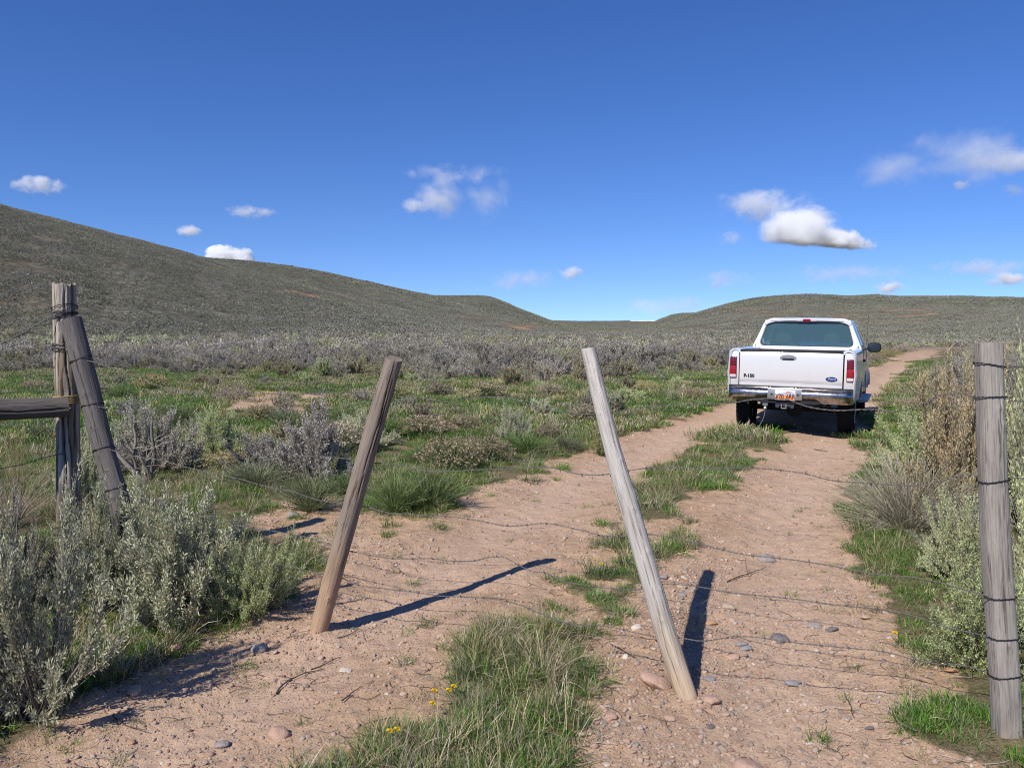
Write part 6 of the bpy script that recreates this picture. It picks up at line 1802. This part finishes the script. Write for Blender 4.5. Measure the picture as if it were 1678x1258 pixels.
# the rock arch on the plate
arch = [(PXc - .005, .70)] + [(PXc + .045 + .045 * math.cos(t), .70 + .050 * math.sin(t)) for t in np.linspace(math.pi, 0, 14)] + [(PXc + .075, .70)] + [(PXc + .045 + .025 * math.cos(t), .70 + .028 * math.sin(t)) for t in np.linspace(0, math.pi, 10)]
bm = prism(arch, 'y', -.1745, -.1737); finish(bm, "rock_arch", simple("plate_rust", (0.55, 0.20, 0.08), 0.5), pl, 0)
T_INK = simple("plate_ink", (0.02, 0.02, 0.03), 0.5)
text("plate_number", "V70", .098, T_INK, pl, (PXc - .082, -.1755, .664), RB, .0008, .002, 0, .80)
text("plate_number", "6RR", .098, T_INK, pl, (PXc + .084, -.1755, .664), RB, .0008, .002, 0, .80)
for sx in (-.205, .19):
    bm = bmesh.new(); cyl(bm, (PXc + sx, -.165, .70), (PXc + sx, -.150, .70), .022, 20); finish(bm, "bumper_bolt", T_CHROME, BU, .004)
# hitch, plug, safety chain
bm = bmesh.new()
for (x0, x1, z0, z1) in ((-.105, -.090, .465, .555), (-.035, -.020, .465, .555), (-.089, -.036, .541, .555), (-.089, -.036, .465, .479)): bbox(bm, x0, x1, -.10, .25, z0, z1)
hi = finish(bm, "hitch_receiver", T_METAL, TR, .003)
bm = bmesh.new(); bbox(bm, -.20, .08, -.02, .03, .50, .54); cyl(bm, (-.17, -.03, .50), (-.17, .03, .50), .03, 16); cyl(bm, (.05, -.03, .50), (.05, .03, .50), .03, 16); finish(bm, "hitch_bracket", T_METAL, hi, .004)
bm = bmesh.new(); bbox(bm, -.385, -.305, -.10, -.02, .50, .57); cyl(bm, (-.345, -.09, .44), (-.345, -.05, .50), .028, 14); pg = finish(bm, "trailer_plug", T_METAL, TR, .008)
t = np.linspace(0, 1, 16); Pch = np.stack([-.345 - .10 * t ** 2, -.07 + 0 * t, .44 - .30 * t], -1)
V, F = tubes(Pch[None], np.full((1, 16), .006), 6); G = Geo(); G.add(V, F, 0); link("hanging_chain", G.mesh("hanging_chain", [T_METAL], True), pg)
# chassis
bm = bmesh.new()
bbox(bm, -.45, -.35, .1, 5.0, .48, .62); bbox(bm, .35, .45, .1, 5.0, .48, .62)
for y in (.15, .6, 1.6, 2.6, 3.6): bbox(bm, -.35, .35, y, y + .08, .52, .60)
cyl(bm, (-.72, .95, .385), (.72, .95, .385), .045, 16); cyl(bm, (0, .80, .385), (0, 1.15, .385), .14, 20, .09)
cyl(bm, (-.72, 4.45, .385), (.72, 4.45, .385), .04, 16)
cyl(bm, (.0, 1.15, .42), (0, 3.0, .50), .04, 12); cyl(bm, (.55, .25, .50), (.55, 2.4, .50), .03, 12)
cyl(bm, (.30, 1.7, .46), (.30, 2.3, .46), .10, 16); bbox(bm, -.70, -.40, 1.7, 2.6, .40, .62)
bbox(bm, -.30, .30, 3.6, 4.8, .45, .95); bbox(bm, -.86, .86, 2.05, 3.75, .55, .60)
finish(bm, "chassis", T_UNDER, TR, .006)
bm = bmesh.new(); cyl(bm, (0, 1.0 - .5 + .0, .56), (0, .5, .62), .33, 30); finish(bm, "spare_tyre", T_RUB, TR, .02)
for (x, y, sx) in ((-.80, .95, -1), (.80, .95, 1), (-.80, 4.45, -1), (.80, 4.45, 1)): wheel(TR, x, y, sx)
for sx in (-1, 1):
    for y, R in ((.95, .47), (4.45, .455)):
        bm = bmesh.new(); a = np.linspace(rad(25), rad(155), 24)
        A = [bm.verts.new((sx * .90, y + R * math.cos(t), .42 + R * math.sin(t))) for t in a]; B = [bm.verts.new((sx * .52, y + R * math.cos(t), .42 + R * math.sin(t))) for t in a]
        for i in range(23): bm.faces.new((A[i], A[i + 1], B[i + 1], B[i]))
        finish(bm, "wheel_housing", T_UNDER, TR)
# ---- cab
def xs_at(z): return .925 - (z - 1.40) * .42      # how the cab sides lean in
OUT = rrect(.925, .735, 1.34, 1.92, .17, 10); INN = rrect(.815, .690, 1.410, 1.838, .11, 10)
def yb(z): return 2.03 + (z - 1.36) * .26          # slope of the cab back
bm = bmesh.new()
def loop(pts, off, sc=1.0): return [bm.verts.new((u * sc, yb(v) + off, v if sc == 1 else 1.62 + (v - 1.62) * sc)) for u, v in pts]
L0 = loop(OUT, .045); L1 = loop([(u * .985, 1.62 + (v - 1.62) * .985) for u, v in OUT], .008); L1b = loop([(u * .965, 1.62 + (v - 1.62) * .965) for u, v in OUT], .0); L2 = loop([(u * 1.02, 1.62 + (v - 1.62) * 1.03) for u, v in INN], .0); L3 = loop(INN, .014); L4 = loop(INN, .05); L5 = loop(OUT, .12)
for A, B in ((L0, L1), (L1, L1b), (L1b, L2), (L2, L3), (L3, L4), (L5, L0)):
    n = len(A)
    for i in range(n): bm.faces.new((A[i], A[(i + 1) % n], B[(i + 1) % n], B[i]))
CB = finish(bm, "cab_back", T_WHITE, TR)
# glass with black seal
bm = bmesh.new(); L = [bm.verts.new((u * 1.0, yb(v) + .020, v)) for u, v in INN]; bm.faces.new(L); RG = finish(bm, "rear_window", T_GLASS, TR, 0, False)
bm = bmesh.new()
A = [bm.verts.new((u, yb(v) + .012, v)) for u, v in INN]; B = [bm.verts.new((u * .975, yb(v) + .012, 1.62 + (v - 1.62) * .955)) for u, v in INN]
for i in range(len(A)): bm.faces.new((A[i], A[(i + 1) % len(A)], B[(i + 1) % len(A)], B[i]))
finish(bm, "window_seal", T_BLACK, RG, 0, False)
# roof
bm = bmesh.new(); rows = []
for y in np.linspace(2.13, 3.42, 16):
    u = (y - 2.13) / 1.29; rows.append([bm.verts.new((x, y, 1.915 + .018 * math.sin(math.pi * u) - .085 * abs(x / .74) ** 5 - .03 * max(0, u - .85) / .15)) for x in np.linspace(-.745, .745, 17)])
for a, b in zip(rows[:-1], rows[1:]):
    for i in range(16): bm.faces.new((a[i], a[i + 1], b[i + 1], b[i]))
bmesh.ops.recalc_face_normals(bm, faces=bm.faces)
if next(iter(bm.faces)).normal.z < 0: bmesh.ops.reverse_faces(bm, faces=bm.faces)
bmesh.ops.solidify(bm, geom=list(bm.faces), thickness=.045); finish(bm, "roof", T_WHITE, TR)
for sx in (-1, 1):
    def strip(name, quad, m, th=.035):
        bm = bmesh.new(); q = [bm.verts.new((sx * xs_at(z) , y, z)) for y, z in quad]; f = bm.faces.new(q)
        ret = bmesh.ops.extrude_face_region(bm, geom=[f]); 
        for v in ret['geom']:
            if isinstance(v, bmesh.types.BMVert): v.co.x -= sx * th
        return finish(bm, name, m, TR, .004)
    strip("door_pillar", [(2.06, 1.38), (2.38, 1.38), (2.42, 1.88), (2.17, 1.88)], T_WHITE)
    strip("window_rail", [(2.42, 1.84), (3.36, 1.84), (3.36, 1.89), (2.42, 1.89)], T_WHITE)
    strip("windscreen_pillar", [(3.90, 1.38), (4.00, 1.38), (3.40, 1.89), (3.34, 1.85)], T_WHITE)
    strip("side_window", [(2.39, 1.40), (3.88, 1.40), (3.35, 1.84), (2.42, 1.84)], T_GLASS, .006)
    # mirror
    bm = bmesh.new(); cx = sx * 1.085
    bmesh.ops.create_uvsphere(bm, u_segments=24, v_segments=14, radius=.5)
    for v in bm.verts:
        p = v.co; p.x = math.copysign(abs(p.x * 2) ** .6, p.x) * .12; p.z = math.copysign(abs(p.z * 2) ** .6, p.z) * .095; p.y = math.copysign(abs(p.y * 2) ** .8, p.y) * .055
        v.co = (cx + p.x if sx > 0 else cx + .05 + p.x, 3.60 + p.y + .02, 1.385 + p.z)
    mi = finish(bm, "side_mirror", T_BLACK, TR)
    bm = prism(rrect(.095, .098, 1.315, 1.455, .03, 5, cx if sx > 0 else cx + .05), 'y', 3.558, 3.566); finish(bm, "mirror_glass", simple("mirror_glass", (0.10, 0.13, 0.17), 0.08, 0.9) if sx < 0 else bpy.data.materials["mirror_glass"], mi, 0)
    boxpart("mirror_arm", T_BLACK, mi, (min(sx * .90, sx * 1.02), max(sx * .90, sx * 1.02), 3.60, 3.66, 1.33, 1.37), .008)
# windscreen
bm = bmesh.new(); rows = []
for k in range(9):
    u = k / 8; z = 1.38 + .50 * u; y = 4.0 - .60 * u; w = xs_at(z) - .03
    rows.append([bm.verts.new((x * w, y - .10 * abs(x) ** 2.2, z)) for x in np.linspace(-1, 1, 13)])
for a, b in zip(rows[:-1], rows[1:]):
    for i in range(12): bm.faces.new((a[i], a[i + 1], b[i + 1], b[i]))
finish(bm, "windscreen", T_GLASS, TR)
# hood, front
bm = bmesh.new(); rows = []
for y in np.linspace(3.93, 5.18, 12):
    u = (y - 3.93) / 1.25; rows.append([bm.verts.new((x * (.905 - .10 * u ** 3), y, 1.245 - .06 * u - .10 * max(0, u - .85) / .15 + .055 * (1 - abs(x) ** 3))) for x in np.linspace(-1, 1, 15)])
for a, b in zip(rows[:-1], rows[1:]):
    for i in range(14): bm.faces.new((a[i], a[i + 1], b[i + 1], b[i]))
bmesh.ops.recalc_face_normals(bm, faces=bm.faces)
if next(iter(bm.faces)).normal.z < 0: bmesh.ops.reverse_faces(bm, faces=bm.faces)
bmesh.ops.solidify(bm, geom=list(bm.faces), thickness=.03); finish(bm, "hood", T_WHITE, TR)
boxpart("dashboard", T_BLACK, TR, (-.85, .85, 3.55, 3.90, 1.15, 1.33), .03)
boxpart("front_bumper", T_CHROME, TR, (-.93, .93, 5.18, 5.34, .55, .76), .03)
gr_ = boxpart("grille", T_BLACK, TR, (-.50, .50, 5.14, 5.24, .80, 1.06), .02)
for z in (.86, .93, 1.0): boxpart("grille_bar", T_CHROME, gr_, (-.47, .47, 5.235, 5.255, z - .012, z + .012), .004)
for sx in (-1, 1): boxpart("headlight", T_CLEAR, TR, (min(sx * .52, sx * .83), max(sx * .52, sx * .83), 5.10, 5.22, .84, 1.05), .03)
boxpart("firewall", T_UNDER, TR, (-.80, .80, 3.80, 5.12, .60, 1.14), .03)
# seats, headrests, wheel, inside mirror
for cx in (-.42, .42):
    bm = prism(rrect(.27, .24, .95, 1.45, .07, 5, cx), 'y', 2.30, 2.44); s_ = finish(bm, "seat", T_SEAT, TR, .03)
    bm = prism(rrect(.14, .12, 1.47, 1.64, .05, 5, cx), 'y', 2.31, 2.40); finish(bm, "headrest", T_SEAT, s_, .03)
boxpart("seat_cushion", T_SEAT, TR, (-.72, .72, 2.40, 2.95, .80, 1.0), .05)
bm = bmesh.new(); bmesh.ops.create_cone(bm, segments=4, radius1=.001, radius2=.001, depth=.001)
bm.free()
a = np.linspace(0, 2 * math.pi, 40); P = np.stack([-.40 + .19 * np.cos(a), 3.38 + .06 * np.sin(a), 1.28 + .18 * np.sin(a)], -1)
V, F = tubes(P[None], np.full((1, 40), .016), 8); G = Geo(); G.add(V, F, 0); link("steering_wheel", G.mesh("steering_wheel", [T_BLACK], True), TR)
boxpart("inside_mirror", T_BLACK, TR, (-.02, .22, 3.48, 3.51, 1.72, 1.78), .012)
# third brake light
b3 = boxpart("third_brake_light", T_RED, TR, (-.06, .06, 2.105, 2.155, 1.862, 1.902), .006)
boxpart("cargo_lens", T_CLEAR, b3, (-.175, -.064, 2.107, 2.155, 1.862, 1.902), .006); boxpart("cargo_lens", T_CLEAR, b3, (.064, .175, 2.107, 2.155, 1.862, 1.902), .006)
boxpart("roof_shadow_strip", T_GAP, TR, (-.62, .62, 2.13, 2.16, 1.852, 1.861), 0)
# antenna
bm = bmesh.new(); cyl(bm, (.90, 4.55, 1.15), (.93, 4.45, 2.16), .004, 6, .002); finish(bm, "antenna", T_BLACK, TR)

# ================================================================== CLOUDS
def cloud_mat(dens, scale, thr, soft, asp, seed, det, rough, flat, edge):
    m = bpy.data.materials.new("cloud"); m.use_nodes = True; nt = m.node_tree
    nt.nodes.remove(nt.nodes["Principled BSDF"])
    tc = nt.nodes.new("ShaderNodeTexCoord")
    mp = nt.nodes.new("ShaderNodeMapping"); mp.inputs["Location"].default_value = (seed, seed * .7, seed * 1.3); mp.inputs["Scale"].default_value = asp
    nt.links.new(tc.outputs["Object"], mp.inputs[0])
    n1 = noise(nt, scale * 0.7, 3, 0.5, mp.outputs[0], 0.4)
    n2 = noise(nt, scale * 2.6, det, rough, mp.outputs[0], 0.6)
    n = mth(nt, 'ADD', mth(nt, 'MULTIPLY', n1, 0.6), mth(nt, 'MULTIPLY', n2, 0.4))
    ln = nt.nodes.new("ShaderNodeVectorMath"); ln.operation = 'LENGTH'; nt.links.new(tc.outputs["Object"], ln.inputs[0])
    f = mth(nt, 'SUBTRACT', n, mth(nt, 'MULTIPLY_ADD', mth(nt, 'POWER', ln.outputs["Value"], 1.6), edge, thr))
    if flat:
        sx = nt.nodes.new("ShaderNodeSeparateXYZ"); nt.links.new(tc.outputs["Object"], sx.inputs[0])
        f = mth(nt, 'SUBTRACT', f, mth(nt, 'MULTIPLY', mth(nt, 'MAXIMUM', mth(nt, 'MULTIPLY_ADD', sx.outputs[2], -1, -0.30), 0), flat))
    q = mth(nt, 'MINIMUM', mth(nt, 'MAXIMUM', mth(nt, 'DIVIDE', f, soft), 0), 1)
    d = mth(nt, 'MULTIPLY', mth(nt, 'POWER', q, 1.5), dens)
    v = nt.nodes.new("ShaderNodeVolumePrincipled"); v.inputs["Color"].default_value = (1, 1, 1, 1); v.inputs["Anisotropy"].default_value = 0.0
    nt.links.new(d, v.inputs["Density"])
    nt.links.new(v.outputs[0], nt.nodes["Material Output"].inputs["Volume"])
    m.cycles.volume_step_rate = 0.35
    return m

def cloud(px, py, w, h, D, dens, label, seed, scale=1.4, thr=0.34, soft=0.2, flat=0.0, rough=0.65, tilt=0.0, edge=0.26, det=7):
    d = ray(px, py); d = d / d[1]; c = EYE + d * D
    rx = w / 2 / FPX * D; rz = h / 2 / FPX * D; ry = max(rz, rx * 0.45)
    bm = bmesh.new(); bmesh.ops.create_icosphere(bm, subdivisions=3, radius=1.0)
    me = bpy.data.meshes.new("cloud"); bm.to_mesh(me); bm.free()
    me.materials.append(cloud_mat(dens / rz, scale, thr, soft, (rx / rz * 0.8, ry / rz * 0.8, 1), seed, det, rough, flat, edge))
    o = link("cloud", me); o.location = c; o.scale = (rx, ry, rz); o.rotation_euler = (0, tilt, 0)
    tag(o, label, "cloud")
    return o
CM = "small fair-weather "
cloud(1308, 382, 190, 100, 4000, 12, "brightest white cumulus cloud, above and right of the pickup", 3.1, 1.0, .27, .26, 0.9, edge=.30, tilt=0.12, rough=.72)
cloud(1370, 394, 135, 46, 3990, 7, "bright tail of cloud drawn out right from the brightest cumulus", 5.1, 1.2, .26, .2, .6, edge=.28, tilt=0.12, rough=.72)
cloud(1255, 336, 250, 62, 4100, 1.7, "faint veil of cloud trailing up left from the brightest cumulus", 7.7, 1.2, .36, .22, rough=.75)
cloud(722, 322, 96, 86, 4000, 1.7, "rounded left half of the broken cloud above the valley", 12.3, 1.1, .32, .25)
cloud(795, 318, 150, 105, 4050, 1.7, "ragged right half of the broken cloud above the valley", 15.9, 1.2, .36, .25, rough=.75, tilt=0.5)
cloud(745, 285, 210, 40, 4050, .5, "thin streak over the broken cloud above the valley", 16.9, 1.2, .34, .25, rough=.7)
cloud(676, 336, 60, 36, 4000, 1.6, "small puff left of the broken cloud above the valley", 19.3, 1.2, .32, .25)
cloud(64, 304, 108, 34, 4000, 1.9, "flat small cloud at the left edge high above the hill", 23.3, 1.2, .30, .25, tilt=0.08)
cloud(410, 347, 96, 26, 4200, 1.1, "thin small cloud above the left hill", 27.3, 1.2, .32, .25)
cloud(311, 378, 46, 24, 4200, 2.2, "tiny round cloud just over the left hill slope", 29.9, 1.0, .28, .25)
cloud(375, 420, 90, 42, 5200, 12, "bright cloud peeping over the ridge of the left hill", 33.3, 1.0, .24, .15)
cloud(1585, 252, 260, 110, 4000, 1.2, "largest ragged cloud at the right edge", 37.7, 1.1, .36, .26, rough=.75)
cloud(1665, 262, 190, 60, 4050, 1.2, "long flat cloud joining the largest ragged cloud at the right edge", 38.7, 1.1, .34, .26, rough=.75, tilt=-0.1)
cloud(1455, 275, 220, 85, 4100, .8, "faint wisp left of the largest ragged cloud", 41.1, 1.2, .36, .28, rough=.75)
cloud(1196, 391, 76, 32, 4100, .8, "faint small cloud left of the brightest cumulus", 43.1, 1.2, .33, .28)
cloud(1183, 459, 130, 36, 5200, .8, "low faint cloud above the right hill's shoulder", 47.1, 1.2, .32, .28)
cloud(1390, 448, 250, 46, 5400, .6, "long pale streak low above the pickup", 51.1, 1.2, .34, .28)
cloud(1610, 437, 190, 32, 5400, .8, "long pale streak low at the right", 53.3, 1.2, .32, .28)
cloud(1458, 471, 60, 26, 5600, 2.0, "tiny bright cloud resting on the right hill's skyline", 57.1, 1.2, .30, .25)
cloud(1650, 457, 100, 30, 5600, 2.4, "small bright cloud low at the right edge", 59.1, 1.2, .30, .25)
cloud(855, 458, 150, 44, 5200, .7, "low pinkish cloud above the valley mouth", 61.1, 1.2, .32, .28)
cloud(936, 447, 46, 26, 5200, 1.7, "tiny white puff right of the low pinkish cloud", 63.1, 1.0, .30, .25)
cloud(1100, 502, 220, 46, 7500, .5, "low haze-like cloud over the far snowy ridge", 67.1, 1.2, .32, .3)
cloud(1576, 302, 36, 20, 4100, 1.0, "tiny wisp below the largest ragged cloud", 71.1, 1.2, .30, .28)
cloud(1662, 312, 56, 28, 4100, .9, "little wisp at the right edge below the largest ragged cloud", 73.1, 1.2, .32, .28)
